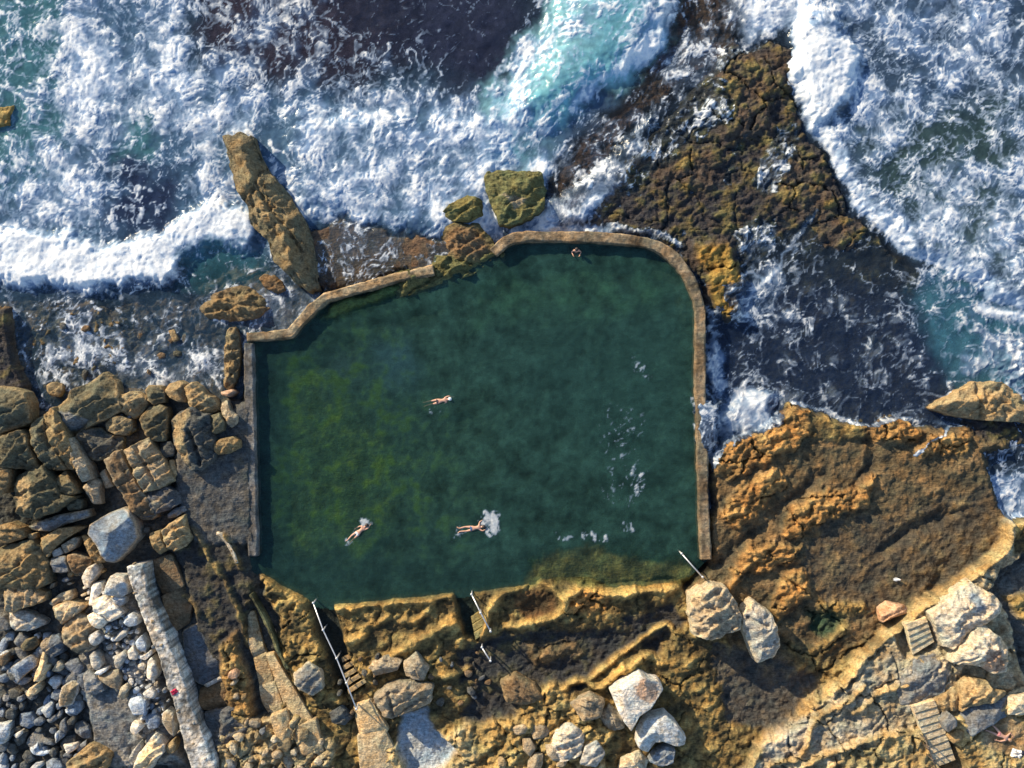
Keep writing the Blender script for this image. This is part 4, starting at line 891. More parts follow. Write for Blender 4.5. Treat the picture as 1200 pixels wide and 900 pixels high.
# --- rocks on the platform and in front of the ledge, right
R('A5', '40,190 120,148 160,160 190,200 215,260 200,300 100,330 50,320 38,250', 2.3, 'tan', 'pitted brown boulder with a sunlit edge casting a long shadow', bev=.14, tilt=(.28, -.2), rough=1.8, edge='cream', planes=0)
R('A5', '225,240 260,207 320,250 340,310 350,360 330,390 270,415 250,370 220,290', 2.1, 'pale', 'tall pale grey boulder right of the pitted brown boulder', bev=.2, tilt=(.15, -.25), cracks=(tile(*T['A5'], '235,255 300,285'),), edge='cream')
R('W6', '215,260 300,190 460,110 530,150 620,175 655,240 590,310 540,380 450,440 380,570 310,480 250,350', 2.0, 'white', 'kite shaped white boulder with an orange patch', bev=.1, tilt=(.05, -.06), rough=.5, planes=0, patch=(tile(*T['W6'], '400,180 470,110 620,190 600,300 540,340 430,280'), 'pink'))
R('W6', '440,710 470,580 530,490 680,455 760,530 850,650 840,710 760,720 650,680 580,700 540,780 480,750', 1.6, 'bluewhite', 'pale grey notched boulder below the kite shaped white boulder', bev=.12, rough=.5, planes=0, edge='white')
R('W6', '540,850 600,770 680,730 760,760 740,860 650,890', 1.0, 'steel', 'bluish stone in the shadow of the notched boulder', bev=.2)
R('A5', '700,225 730,203 790,215 805,235 740,255 705,270', .8, 'pink', 'small orange stone alone on the dark platform', bev=.3, tilt=(.1, -.35))
R('W2', '415,380 500,330 640,220 780,120 870,190 970,240 1030,310 990,380 880,460 770,520 700,600 610,680 540,660 490,550 450,440', 1.5, 'pale', 'massive pale grey boulder on the upper ledge beside the short steps', bev=.2, tilt=(.1, -.1), rough=1.2, edge='cream', patch=(tile(*T['W2'], '740,220 820,200 890,330 780,360'), 'steel'))
R('W2', '610,820 700,680 790,560 880,470 960,560 1060,630 1105,690 1080,760 1085,900 950,910 880,850 700,830', 1.7, 'pale', 'peaked cream and red boulder below the massive pale boulder', bev=.5, tilt=(.25, -.2), rough=1.5, edge='cream', patch=(tile(*T['W2'], '850,700 1000,680 1080,900 900,900'), 'pink'))
R('A5', '770,450 830,400 900,390 930,460 920,520 850,550 780,560 760,500', .5, 'grey', 'grey streaked slab between the two stair flights', bev=.2, rough=.8)
R('W1', '410,320 560,250 600,220 690,180 660,400 560,400 450,420', .6, 'gold', 'yellow sandstone block at the head of the long stairs', bev=.25, rough=1.2)
R('W1', '690,190 760,135 900,160 950,240 1080,260 1060,300 900,340 760,370 680,420', .8, 'gold', 'broad yellow sandstone block right of the long stairs', bev=.25, rough=1.2)
R('W1', '680,440 780,370 920,340 1080,300 1070,470 900,540 760,620 700,560', .6, 'grey', 'flat blue grey slab above the sunbather', bev=.12, rough=.5)
R('W1', '490,500 560,430 610,470 620,530 540,590', .7, 'grey', 'little grey boulder touching the long stairs', bev=.35)
R('W1', '550,630 620,580 690,590 670,660 590,690', .5, 'gold', 'small orange gold stone below the little grey boulder', bev=.4)
R('W1', '1090,300 1260,270 1260,440 1080,440', .5, 'cream', 'cream block on the right edge beside the blue grey slab', bev=.2)
# --- rocks along the bottom
R('A3', '650,620 720,570 800,560 880,580 870,650 780,680 720,700 690,690', 1.4, 'tan', 'grey shaded tan boulder right of the lower path', bev=.25, tilt=(.3, -.25), cracks=(tile(*T['A3'], '710,600 725,690'),))
R('A3', '640,480 700,450 760,470 740,510 650,530', .8, 'tan', 'low tan stone above the grey shaded boulder', bev=.35)
R('A3', '770,480 820,440 870,500 850,550 780,530', .9, 'tan', 'angular tan stone above the grey shaded boulder on its right', bev=.3)
R('A3', '320,530 380,480 430,520 440,580 400,610 340,580', .9, 'grey', 'bluish boulder between the path and the long handrail', bev=.25, edge='cream')
R('A3', '470,680 520,650 560,700 530,730 480,720', .7, 'dark', 'dark small stone near the foot of the long handrail', bev=.3)
R('A4', '420,760 480,730 540,770 520,850 440,880 400,820', .9, 'pale', 'rounded pale boulder on the golden bottom slope', bev=.4, rough=1.4)
R('A4', '540,820 590,800 620,850 580,900 520,890', .8, 'pale', 'small grey white rock right of the rounded pale boulder', bev=.4, rough=1.3)
R('A4', '480,650 560,610 620,640 600,700 530,710', .9, 'tan', 'tan rock on the slope above the rounded pale boulder', bev=.35, rough=1.4)
R('A4', '600,700 640,650 690,690 700,740 640,760', .8, 'tan', 'lumpy tan rock left of the kite shaped white boulder', bev=.35, rough=1.5)
R('A4', '200,560 260,530 330,570 370,620 300,650 220,640', .9, 'brown', 'brown dome shaped rock in the dark basin south of the pool', bev=.5, rough=1.3, edge='ochre')
R('A4', '690,870 760,840 800,880 780,920 680,920', .6, 'cream', 'cream rock on the bottom edge left of the notched boulder', bev=.35, rough=1.3)
# --- concrete path down to the pool
for q, lb in (('110,275 165,280 190,380 205,420 160,440 135,360', 'narrow top slab of the tan concrete path'), ('165,448 210,425 240,540 190,560', 'second tan slab of the concrete path, cracked'), ('222,470 250,460 330,590 390,690 318,740 285,640', 'long right hand tan slab of the concrete path'),
              ('190,568 243,548 282,660 235,695 200,640', 'left hand tan slab of the concrete path'), ('325,745 410,715 440,830 350,850', 'lower tan slab of the concrete path'), ('235,700 290,680 318,760 300,820 262,790', 'rough tan slab at the path bend'),
              ('575,660 640,635 700,740 690,760 600,780', 'tan slab at the foot of the long handrail'), ('595,785 690,765 760,890 770,930 610,930', 'broad tan slab of the lower path on the bottom edge')):
    R('A3', q, .36, (.46, .335, .19), lb, bev=.04, rough=.35, grow=1.16, name='path_slab', cat='path slab', group='slabs of the concrete path', planes=0, tilt=(0, 0))
# --- small rubble that nothing tells apart
def scatter(area, count, lo, hi, tones, hh, label, group, name='rubble_stone', seed=1, base=None):
    r2 = np.random.default_rng(seed); pts = tile(0, 0, 1, area); xs = [p[0] for p in pts]; ys = [p[1] for p in pts]; k = 0; tries = 0; put = []
    while k < count and tries < count * 40:
        tries += 1
        x = r2.uniform(min(xs), max(xs)); y = r2.uniform(min(ys), max(ys)); r = r2.uniform(lo, hi)
        if pdist(pts, np.array([x]), np.array([y]))[0] < 0 or any(math.hypot(x - a, y - b) < (r + c) * .72 for a, b, c in put): continue
        put.append((x, y, r)); a0 = r2.uniform(0, 6.28); el = r2.uniform(.45, .95); m = 5 + int(r2.integers(0, 3)); q = []
        for i in range(m):
            a = i * 2 * math.pi / m; rr = r * r2.uniform(.72, 1.25); u, v = rr * math.cos(a), rr * el * math.sin(a)
            q.append((x + u * math.cos(a0) - v * math.sin(a0), y + u * math.sin(a0) + v * math.cos(a0)))
        rock(q, hh * r2.uniform(.6, 1.2), tones[int(r2.integers(0, len(tones)))], label, tilt=(r2.uniform(-.2, .3), r2.uniform(-.3, .2)), bev=.3, rough=.6, planes=2, name=name, cat='stone', group=group, rng_=r2, base=base)
        k += 1
scatter('118,728 150,715 170,760 185,800 195,850 170,850 150,810 128,770', 110, 1.8, 5.0, ['bluewhite', 'white', 'bluewhite', 'pale', 'steel'], .45, 'small angular whitish stone in the rubble beside the old concrete wall', 'small whitish rubble stones', seed=3)
scatter('98,680 125,665 150,690 150,730 130,720 110,735 95,720', 16, 2.5, 4.5, ['white', 'cream', 'gold'], .5, 'small cream stone filling gaps between the white boulders', 'small cream stones', seed=5)
scatter('0,745 60,745 100,800 95,850 100,885 60,900 -8,900 -8,760', 85, 3.5, 13, ['steel', 'deepgrey', 'dark', 'grey', 'steel', 'bluewhite', 'dark'], .6, 'small blue grey stone in the shaded pit of rubble', 'blue grey rubble stones of the pit', seed=8)
scatter('55,640 100,640 120,670 85,690 60,690', 16, 2.5, 5, ['ochre', 'dark', 'tan', 'grey'], .6, 'small brownish stone under the bedrock ledges', 'small brownish stones', seed=9)
scatter('130,500 150,470 200,560 205,640 160,640 140,560', 18, 2.5, 5.5, ['dark', 'olive', 'deepgrey'], .6, 'small dark stone in the gaps between the blocks', 'small dark stones between blocks', seed=12)
scatter('385,770 445,770 470,830 440,840 395,840', 16, 2, 4.5, ['tan', 'dark', 'brown'], .4, 'small tan stone beside the pool steps', 'small stones beside the pool steps', seed=14)
scatter('560,850 690,830 720,895 560,898', 9, 5, 13, ['tan', 'tan', 'gold', 'cream'], .4, 'lumpy tan stone on the golden slope at the bottom', 'lumpy stones on the bottom slope', seed=15)
scatter('255,850 330,845 395,880 390,905 255,905', 26, 3, 8, ['tan', 'cream', 'grey', 'ochre'], .5, 'broken tan stone below the concrete path', 'broken stones below the path', seed=17)
scatter('262,770 300,830 285,860 258,800', 8, 3, 6, ['ochre', 'tan', 'pink'], .5, 'orange tan stone between the channel slabs and the path', 'orange tan stones beside the path', seed=18)
scatter('60,352 150,360 240,400 255,455 150,450 40,440', 14, 3, 6, ['brown', 'dark', 'olive'], .35, 'half drowned brown stone in the foamy shallows', 'half drowned stones', seed=21)
scatter('480,780 560,760 580,800 540,830 500,830', 16, 2.5, 5.5, ['dark', 'brown', 'deepgrey'], .4, 'small dark stone in the wet hollow south of the pool', 'small dark stones of the hollow', seed=22)
scatter('150,662 166,658 176,690 195,740 215,800 240,870 248,900 214,900 200,850 180,780 160,720', 12, 1.6, 3.0, ['pale', 'tan', 'grey'], .16, 'small stone set in the top of the old rubble wall', 'stones set in the old wall', seed=31, base=2.06)
# ------------------------------------------------------------------ walls
CONC = rock_material('weathered_concrete', .5, .35)
def wall(name, pts, w, top, bot, col, label, lip=None, rough=1.0, closed_w=None, speck=0):
    pw = np.array([P(a, b, top)[:2] for a, b in pts])
    seg = np.hypot(*np.diff(pw, axis=0).T); cum = np.concatenate([[0], np.cumsum(seg)])
    n = max(2, int(cum[-1] / .09)); t = np.linspace(0, cum[-1], n)
    c = np.stack([np.interp(t, cum, pw[:, 0]), np.interp(t, cum, pw[:, 1])], 1)
    tg = np.gradient(c, axis=0); tg /= np.hypot(*tg.T)[:, None]
    nr = np.stack([-tg[:, 1], tg[:, 0]], 1)
    ww = (np.interp(t, cum, closed_w) if closed_w else np.full(n, w)) * (1 + .13 * fbm(t * .45 + bot * 7, t * 0 + w, 84, 4))
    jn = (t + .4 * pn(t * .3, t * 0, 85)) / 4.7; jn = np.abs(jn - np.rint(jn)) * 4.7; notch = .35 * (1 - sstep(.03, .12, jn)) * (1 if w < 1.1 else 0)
    prof = [(-.53, bot), (-.52, top - .3), (-.5, top - .08), (-.44, top), (-.36, top), (-.27, top), (-.18, top), (-.09, top), (0, top), (.09, top), (.18, top), (.27, top), (.36, top), (.44, top), (.5, top - .08), (.52, top - .3), (.53, bot)]
    V = []; cl = []
    for k, (f, z) in enumerate(prof):
        p = c + nr * (ww * f)[:, None]
        jit = rough * (.035 * fbm(p[:, 0] * 1.3, p[:, 1] * 1.3, 77, 4) + .03 * pn(p[:, 0] * 4, p[:, 1] * 4, 78))
        e = abs(f) > .4
        p = p + nr * ((rough * .07 * fbm(p[:, 0] * 1.1 + k, p[:, 1] * 1.1, 79, 3)) * (1 if e else .2))[:, None]
        zz = z + jit - (rough * .10 * np.maximum(0, fbm(c[:, 0] * .8, c[:, 1] * .8, 80 + (f > 0), 3)) if e and z > bot else 0) + (lip if lip and f > .3 and z > top - .1 else 0)
        if z > bot: zz = zz - .12 * notch
        V.append(np.stack([p[:, 0], p[:, 1], zz + 0 * t], 1))
        v = 1 + .75 * fbm(p[:, 0] * .7, p[:, 1] * .7, 81, 4) + .3 * fbm(p[:, 0] * 3, p[:, 1] * 3, 82, 2)
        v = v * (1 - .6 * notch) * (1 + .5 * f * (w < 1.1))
        if speck:
            f1_, f2_ = worley(p[:, 0] * 2.6 + .5 * pn(p[:, 0] * 3, p[:, 1] * 3, 5), p[:, 1] * 2.6, 83); hh_ = _h(np.floor(p[:, 0] * 3.1), np.floor(p[:, 1] * 3.1), 9) / 4294967296.0
            v = v * (.45 + .75 * sstep(.02, .3, f2_ - f1_)) * (.75 + .6 * hh_); V[-1][:, 2] += speck * .12 * (sstep(.0, .35, f2_ - f1_) - .6) * (z > bot) + speck * .1 * (hh_ - .5) * (z > bot)
        cl.append(np.array(col)[None] * v[:, None])
    K = len(prof); V = np.stack(V, 1).reshape(-1, 3); cl = np.stack(cl, 1).reshape(-1, 3)
    q = grid_quads(K, n).reshape(-1, 4)
    me_faces = [tuple(map(int, f)) for f in q] + [tuple(range(K)), tuple(reversed(range((n - 1) * K, n * K)))]
    o0 = V[0].copy(); o0[2] = bot
    me = bpy.data.meshes.new(name); me.from_pydata((V - o0).tolist(), [], me_faces); me.polygons.foreach_set('use_smooth', np.ones(len(me.polygons), bool))
    a = me.color_attributes.new('Col', 'FLOAT_COLOR', 'POINT'); a.data.foreach_set('color', np.concatenate([np.clip(cl, .01, .9), np.ones((len(cl), 1))], 1).astype(np.float32).ravel())
    me.materials.append(CONC)
    ob = bpy.data.objects.new(name, me); ob.location = o0; COL.objects.link(ob)
    return tag(ob, label, 'wall')
TANW = (.26, .19, .115)
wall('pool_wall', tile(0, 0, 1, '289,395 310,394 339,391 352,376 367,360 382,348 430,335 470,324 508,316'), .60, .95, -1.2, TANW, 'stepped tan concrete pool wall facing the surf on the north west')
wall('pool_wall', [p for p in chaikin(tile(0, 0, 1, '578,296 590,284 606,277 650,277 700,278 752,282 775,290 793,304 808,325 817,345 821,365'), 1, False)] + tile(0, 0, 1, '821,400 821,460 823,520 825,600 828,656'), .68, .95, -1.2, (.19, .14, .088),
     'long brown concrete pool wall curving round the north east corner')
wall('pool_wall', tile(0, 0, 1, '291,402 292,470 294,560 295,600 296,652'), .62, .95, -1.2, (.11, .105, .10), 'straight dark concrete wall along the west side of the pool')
wall('stone_wall', tile(*T['A2'], '570,45 590,150 635,260 672,350 705,440 740,540 775,650 810,760 850,870 875,960'), 1.25, 2.15, -.2, (.36, .34, .31), 'old pale grey rubble concrete wall running down the lower left', rough=1.2, speck=.22, closed_w=[1.2, .9, 1.0, 1.0, 1.0, 1.1, 1.1, 1.3, 1.5, 1.6])
wall('kerb', tile(*T['A3'], '150,195 190,270 230,350 262,430 300,500'), .16, 1.55, .5, (.10, .10, .05), 'thin mossy kerb along the edge of the tan path', rough=1.2)
wall('drain_edge', tile(*T['T4'], '850,640 890,650 940,720 990,800 1030,900'), .22, 1.35, .3, (.42, .35, .26), 'thin pale concrete edge curving beside the grey slab', rough=.7)

# ------------------------------------------------------------------ stairs
def box_mesh(name, corners, z0, z1, mat, parent=None, loc=(0, 0, 0), col=(.4, .3, .18), bev=.03):
    """a block from four ground corners, edges bevelled and worn"""
    c = np.array(corners); m = c.mean(0)
    def ins(a): return m + (c - m) * (1 - a)
    V = []; rings = [(0, z0), (0, z1 - bev), (.04, z1), (.5, z1)]
    N_ = 6
    for a, z in rings:
        cc = ins(a)
        for i in range(4):
            for k in range(N_):
                p = cc[i] * (1 - k / N_) + cc[(i + 1) % 4] * (k / N_)
                V.append((p[0] + .015 * float(pn(p[0] * 5, p[1] * 5 + z, 5)), p[1] + .015 * float(pn(p[0] * 5, p[1] * 5 + z, 6)), z + .012 * float(pn(p[0] * 4, p[1] * 4, 7))))
    n = 4 * N_; F = []
    for r in range(3):
        for i in range(n): F.append((r * n + i, r * n + (i + 1) % n, (r + 1) * n + (i + 1) % n, (r + 1) * n + i))
    F.append(tuple(range(3 * n, 4 * n)))
    area = sum(c[i][0] * c[(i + 1) % 4][1] - c[(i + 1) % 4][0] * c[i][1] for i in range(4))
    if area < 0: F = [tuple(reversed(f)) for f in F]
    me = bpy.data.meshes.new(name); me.from_pydata([(v[0] - loc[0], v[1] - loc[1], v[2] - loc[2]) for v in V], [], F); me.materials.append(mat)
    a = me.color_attributes.new('Col', 'FLOAT_COLOR', 'POINT')
    for i, v in enumerate(V):
        k = 1 + .25 * float(pn(v[0] * 2, v[1] * 2, 8)); a.data[i].color = (col[0] * k, col[1] * k, col[2] * k, 1)
    o = bpy.data.objects.new(name, me); COL.objects.link(o)
    if parent: o.parent = parent
    return o
def stairs(q, n, z0, z1, label, col, name='stairs', fill=.9):
    """q: the two ends of the lowest edge then of the highest edge, in photograph pixels; treads rise from first to last"""
    z = (z0 + z1) / 2
    a, b, c, d = [np.array(P(x, y, z)[:2]) for x, y in q]         # a-b low edge, d-c high edge
    root = empty(name, (*a, min(z0, z1) - .3), label, 'stairs')
    zb = min(z0, z1) - .3
    for i in range(n):
        zt = z0 + (z1 - z0) * (i + .5) / n
        t0, t1 = i / n, (i + fill) / n
        cor = [a + (d - a) * t0, b + (c - b) * t0, b + (c - b) * t1, a + (d - a) * t1]
        box_mesh('step', cor, zb + i * .006, zt, CONC, root, (*a, zb), col)
    return root
stairs(tile(*T['W2'], '150,455 330,395 425,625 235,745'), 5, 2.4, 1.95, 'short flight of worn steps beside the massive pale boulder', (.58, .46, .29))
stairs(tile(*T['W1'], '200,350 400,290 620,850 440,920'), 9, 2.65, 1.95, 'long flight of narrow steps at the bottom right', (.58, .46, .30))
stairs(tile(*T['A3'], '515,460 560,440 630,555 555,605'), 5, .45, 1.35, 'small worn steps down into the pool beside the long handrail', (.36, .25, .13), fill=.6)
stairs(tile(*T['A4'], '75,290 115,265 150,340 95,380'), 3, .4, 1.0, 'tiny steps beside the short handrail at the middle of the south edge', (.30, .24, .10))

# ------------------------------------------------------------------ handrails
STEEL = plain_material('galvanised_steel', (.62, .62, .64), .38, .55, .15, 14)
RUST = plain_material('rusted_steel', (.10, .075, .06), .6, .4, .3, 14)
def tube(name, pts, r, mat, parent=None, loc=(0, 0, 0), seg=10):
    pts = [Vector(p) for p in pts]; V = []; F = []
    for i, p in enumerate(pts):
        d = (pts[min(i + 1, len(pts) - 1)] - pts[max(i - 1, 0)]).normalized()
        u = d.cross(Vector((0, 0, 1)) if abs(d.z) < .9 else Vector((1, 0, 0))).normalized(); v = d.cross(u)
        rr = r[i] if isinstance(r, (list, tuple)) else r
        for k in range(seg):
            a = 2 * math.pi * k / seg; V.append(p + (u * math.cos(a) + v * math.sin(a)) * rr - Vector(loc))
    for i in range(len(pts) - 1):
        for k in range(seg): F.append((i * seg + k, i * seg + (k + 1) % seg, (i + 1) * seg + (k + 1) % seg, (i + 1) * seg + k))
    F += [tuple(reversed(range(seg))), tuple(range((len(pts) - 1) * seg, len(pts) * seg))]
    me = bpy.data.meshes.new(name); me.from_pydata([tuple(v) for v in V], [], F); me.polygons.foreach_set('use_smooth', np.ones(len(me.polygons), bool)); me.materials.append(mat)
    o = bpy.data.objects.new(name, me); COL.objects.link(o)
    if parent: o.parent = parent
    return o
def handrail(q, zs, label, posts, mat=STEEL, r=.042, low=False):
    pts = [P(x, y, z) for (x, y), z in zip(q, zs)]
    base = (pts[0][0], pts[0][1], min(zs) - 1.0)
    root = empty('handrail', base, label, 'handrail')
    tube('rail', pts, r, mat, root, base)
    if low: tube('lower_rail', [(p[0], p[1], p[2] - .45) for p in pts], r * .8, mat, root, base)
    for i in posts:
        p = pts[i]; g = min(ground(p[0], p[1]), p[2] - .7)
        po = tube('post', [(p[0], p[1], g - .1), (p[0], p[1], p[2])], r * 1.05, mat, root, base)
        tube('cap', [(p[0], p[1], p[2] - .02), (p[0], p[1], p[2] + .05), (p[0], p[1], p[2] + .08)], [r * 1.7, r * 1.9, r * .8], mat, po, base)
    return root
handrail(tile(*T['A3'], '405,230 445,340 500,455 540,555 580,660'), (1.5, 1.65, 1.85, 2.15, 2.4), 'longest steel handrail leading down into the pool at the south west', (0, 1, 2, 3, 4))
handrail(tile(*T['A4'], '78,195 115,270 155,345'), (1.5, 1.65, 1.9), 'short steel handrail at the middle of the south edge of the pool', (0, 1, 2))
handrail(tile(*T['A4'], '120,410 138,440 155,465'), (1.5, 1.6, 1.7), 'short lone length of steel rail below the middle handrail', (0, 2), low=False)
handrail(tile(*T['A4'], '930,30 972,78 1015,125'), (1.3, 1.45, 1.6), 'single steel handrail at the south east corner of the pool', (0, 2))
handrail(tile(*T['W1'], '330,640 360,730 400,830 440,930'), (3.1, 3.25, 3.4, 3.6), 'dark rusted handrail beside the long flight of steps', (0, 1, 2, 3), RUST, .04)

# ------------------------------------------------------------------ people
SKIN = plain_material('skin', (.54, .30, .21), .5, 0, .06, 6)
def skin_mesh(name, chains, mat, parent, loc, sub=2):
    """one body grown over a skeleton: chains of (point, radius); a chain may start from a named joint of an earlier one"""
    V = []; Rr = []; E = []; names = {}; roots = []
    for ch in chains:
        start, pts = ch
        prev = names.get(start) if start else None
        for nm, p, r in pts:
            V.append(Vector(p) - Vector(loc)); Rr.append(r); i = len(V) - 1
            if nm: names[nm] = i
            if prev is not None: E.append((prev, i))
            else: roots.append(i)
            prev = i
    me = bpy.data.meshes.new(name); me.from_pydata([tuple(v) for v in V], E, []); me.materials.append(mat)
    o = bpy.data.objects.new(name, me); COL.objects.link(o)
    if parent: o.parent = parent
    bm = bpy.context.view_layer
    md = o.modifiers.new('Skin', 'SKIN'); md.use_smooth_shade = True
    if not me.skin_vertices: bpy.context.view_layer.objects.active = o
    for i, s in enumerate(me.skin_vertices[0].data):
        s.radius = (Rr[i], Rr[i]); s.use_root = i in roots; s.use_loose = False
    sb = o.modifiers.new('Subsurf', 'SUBSURF'); sb.levels = sub; sb.render_levels = sub
    dg = bpy.context.evaluated_depsgraph_get(); ev = bpy.data.meshes.new_from_object(o.evaluated_get(dg))
    o.modifiers.clear(); o.data = ev
    if not ev.materials: ev.materials.append(mat)
    for p in ev.polygons: p.use_smooth = True
    return o
def blob(name, c, rad, mat, parent, loc, squash=(1, 1, 1), cutz=None, axis_up=None):
    import bmesh
    b = bmesh.new(); bmesh.ops.create_uvsphere(b, u_segments=20, v_segments=14, radius=1)
    up = Vector(axis_up).normalized() if axis_up is not None else Vector((0, 0, 1))
    if cutz is not None:
        for v in b.verts:
            h = v.co.dot(up)
            if h < cutz: v.co -= up * (h - cutz) * .85
    for v in b.verts:
        k = 1 + .05 * float(pn(v.co.x * 3 + 5, v.co.y * 3 + v.co.z * 2, 3))
        v.co = Vector((v.co.x * rad * squash[0] * k, v.co.y * rad * squash[1] * k, v.co.z * rad * squash[2] * k)) + Vector(c) - Vector(loc)
    me = bpy.data.meshes.new(name); b.to_mesh(me); b.free(); me.materials.append(mat)
    for p in me.polygons: p.use_smooth = True
    o = bpy.data.objects.new(name, me); COL.objects.link(o); o.parent = parent
    return o
def person(loc, ax, up, pose, label, hair=None, shorts=None, cap=None, skin=SKIN):
    """ax: from the feet to the head; up: the side of the back or chest turned to the sky; pose gives arm and leg joints in body units (along, across, up)"""
    ax = Vector(ax).normalized(); up = (Vector(up) - ax * Vector(up).dot(ax)).normalized(); lf = up.cross(ax)
    L0_ = Vector(loc)
    def B(a, c, u): return L0_ + ax * a + lf * c + up * u
    root = empty('person', loc, label, 'person')
    f = pose.get('face', -1)                                        # -1: the face looks down, away from up
    ch = [(None, [('pelvis', B(0, 0, 0), .115), ('waist', B(.16, 0, .0), .105), ('chest', B(.34, 0, .005), .125), ('nb', B(.47, 0, 0), .085), ('neck', B(.53, 0, 0), .058), ('h1', B(.59, 0, .01), .075), ('h2', B(.66, 0, .015), .092), ('h3', B(.735, 0, .015), .07)])]
    for s, side in ((1, 'l'), (-1, 'r')):
        ch.append(('nb', [('sh' + side, B(.44, s * .15, 0), .068)] + [('el' + side, B(*pose['elbow_' + side]), .043), ('wr' + side, B(*pose['wrist_' + side]), .028)]))
        e = Vector(pose['elbow_' + side]); w = Vector(pose['wrist_' + side]); d = (w - e).normalized(); pd = Vector((0, 0, 1)).cross(d)
        pd = pd.normalized() if pd.length > .1 else Vector((0, 1, 0))
        palm = w + d * .075
        ch.append(('wr' + side, [('pa' + side, B(*palm), .034)]))
        for k, (o_, ln) in enumerate(((-.03, .062), (-.01, .075), (.01, .08), (.03, .07))):
            p0 = w + d * .07 + pd * o_; ch.append((None, [(None, B(*p0), .011), (None, B(*(p0 + d * (.03 + ln * .5) + pd * o_ * .25)), .010), (None, B(*(p0 + d * (.03 + ln) + pd * o_ * .35 + Vector((0, 0, -.012)))), .008)]))
        p0 = w + d * .03 - pd * .022; ch.append((None, [(None, B(*p0), .013), (None, B(*(p0 + d * .035 - pd * .03)), .011), (None, B(*(p0 + d * .07 - pd * .04)), .009)]))
        ch.append(('pelvis', [('hp' + side, B(-.07, s * .095, 0), .095), ('kn' + side, B(*pose['knee_' + side]), .062), ('cf' + side, B(*(Vector(pose['knee_' + side]) * .62 + Vector(pose['ankle_' + side]) * .38)), .058), ('an' + side, B(*pose['ankle_' + side]), .036), ('to' + side, B(*pose['toe_' + side]), .03)]))
    ch.append((None, [(None, B(.645, 0, .015 + f * .075), .022), (None, B(.625, 0, .015 + f * .118), .015)]))            # nose
    for s in (1, -1): ch.append((None, [(None, B(.64, s * .075, .01), .02), (None, B(.665, s * .10, .0), .016)]))          # ears
    skin_mesh('body', ch, skin, root, loc)
    if hair or cap:
        m = hair or cap
        n = 'hair' if hair else 'swim_cap'
        b = blob(n, B(.715, 0, .02 - f * .02), .118, m, root, loc, (1, 1, 1), None)
    if shorts:
        sc = [(None, [('p', B(.06, 0, 0), .13), ('q', B(-.02, 0, 0), .135)])]
        for s, side in ((1, 'l'), (-1, 'r')):
            kn = Vector(pose['knee_' + side]); hp = Vector((-.07, s * .095, 0))
            sc.append(('q', [(None, B(*hp), .112), (None, B(*(hp + (kn - hp) * .38)), .098)]))
        skin_mesh('swim_shorts', sc, shorts, root, loc)
    return root
DARKHAIR = plain_material('dark_hair', (.03, .02, .018), .6, 0, .3, 30)
NAVYCLOTH = plain_material('dark_swimwear', (.03, .018, .03), .7, 0, .2, 30)
WHITECAP = plain_material('white_cap', (.75, .76, .74), .5, 0, .1, 20)
BLUECLOTH = plain_material('blue_swimwear', (.05, .09, .2), .7, 0, .2, 30)
swim = dict(elbow_l=(.66, .20, .0), wrist_l=(.86, .12, -.02), elbow_r=(.22, -.24, -.06), wrist_r=(.02, -.2, -.05), knee_l=(-.50, .11, -.03), ankle_l=(-.90, .10, -.07), toe_l=(-1.06, .11, -.10), knee_r=(-.50, -.10, -.05), ankle_r=(-.88, -.13, -.02), toe_r=(-1.03, -.15, -.04))
kick = dict(swim, elbow_l=(.50, .34, .02), wrist_l=(.70, .42, -.02), elbow_r=(.60, -.26, .05), wrist_r=(.84, -.18, .0), knee_l=(-.46, .16, -.02), ankle_l=(-.86, .12, .03), toe_l=(-1.0, .24, .02), knee_r=(-.46, -.12, -.02), ankle_r=(-.86, -.08, .03), toe_r=(-1.0, -.18, .02))
glide = dict(swim, elbow_l=(.30, .26, .0), wrist_l=(.08, .30, -.03), elbow_r=(.64, -.20, .02), wrist_r=(.88, -.14, .0), knee_l=(-.46, .14, .0), ankle_l=(-.84, .10, .03), toe_l=(-.98, .14, .02))
def at(px, py, z): return P(px, py, z)
person(at(514.5, 470, PW - .02), (21, 4.2, 0), (0, 0, 1), swim, 'swimmer in dark trunks and white cap stretched out in the middle of the pool', cap=WHITECAP, shorts=NAVYCLOTH)
person(at(420, 624, PW - .02), (18, 16, 0), (0, 0, 1), glide, 'swimmer with a little splash at the lower left of the pool', hair=DARKHAIR, shorts=WHITECAP)
person(at(554, 619, PW - .01), (20, 3, 0), (0, 0, 1), kick, 'swimmer kicking behind a large white splash near the south edge', hair=DARKHAIR, shorts=BLUECLOTH)
stand = dict(face=1, elbow_l=(.26, .30, .06), wrist_l=(.34, .22, .26), elbow_r=(.26, -.30, .06), wrist_r=(.34, -.22, .26), knee_l=(-.48, .10, .06), ankle_l=(-.88, .12, -.05), toe_l=(-.92, .13, .10), knee_r=(-.48, -.10, .04), ankle_r=(-.88, -.12, -.05), toe_r=(-.92, -.13, .10))
person(at(675, 295.5, .16), (0, .15, 1), (0, -1, 0), stand, 'dark haired bather standing in the pool against the north wall', hair=DARKHAIR, shorts=NAVYCLOTH)
g = ground(*P(1173, 861, 2.4)[:2])
sun = dict(face=1, elbow_l=(.52, .40, -.02), wrist_l=(.72, .30, -.03), elbow_r=(.22, -.36, -.03), wrist_r=(.02, -.40, -.04), knee_l=(-.46, .24, .10), ankle_l=(-.84, .36, -.04), toe_l=(-.90, .40, .10), knee_r=(-.48, -.10, .02), ankle_r=(-.90, -.16, -.05), toe_r=(-.95, -.2, .1))
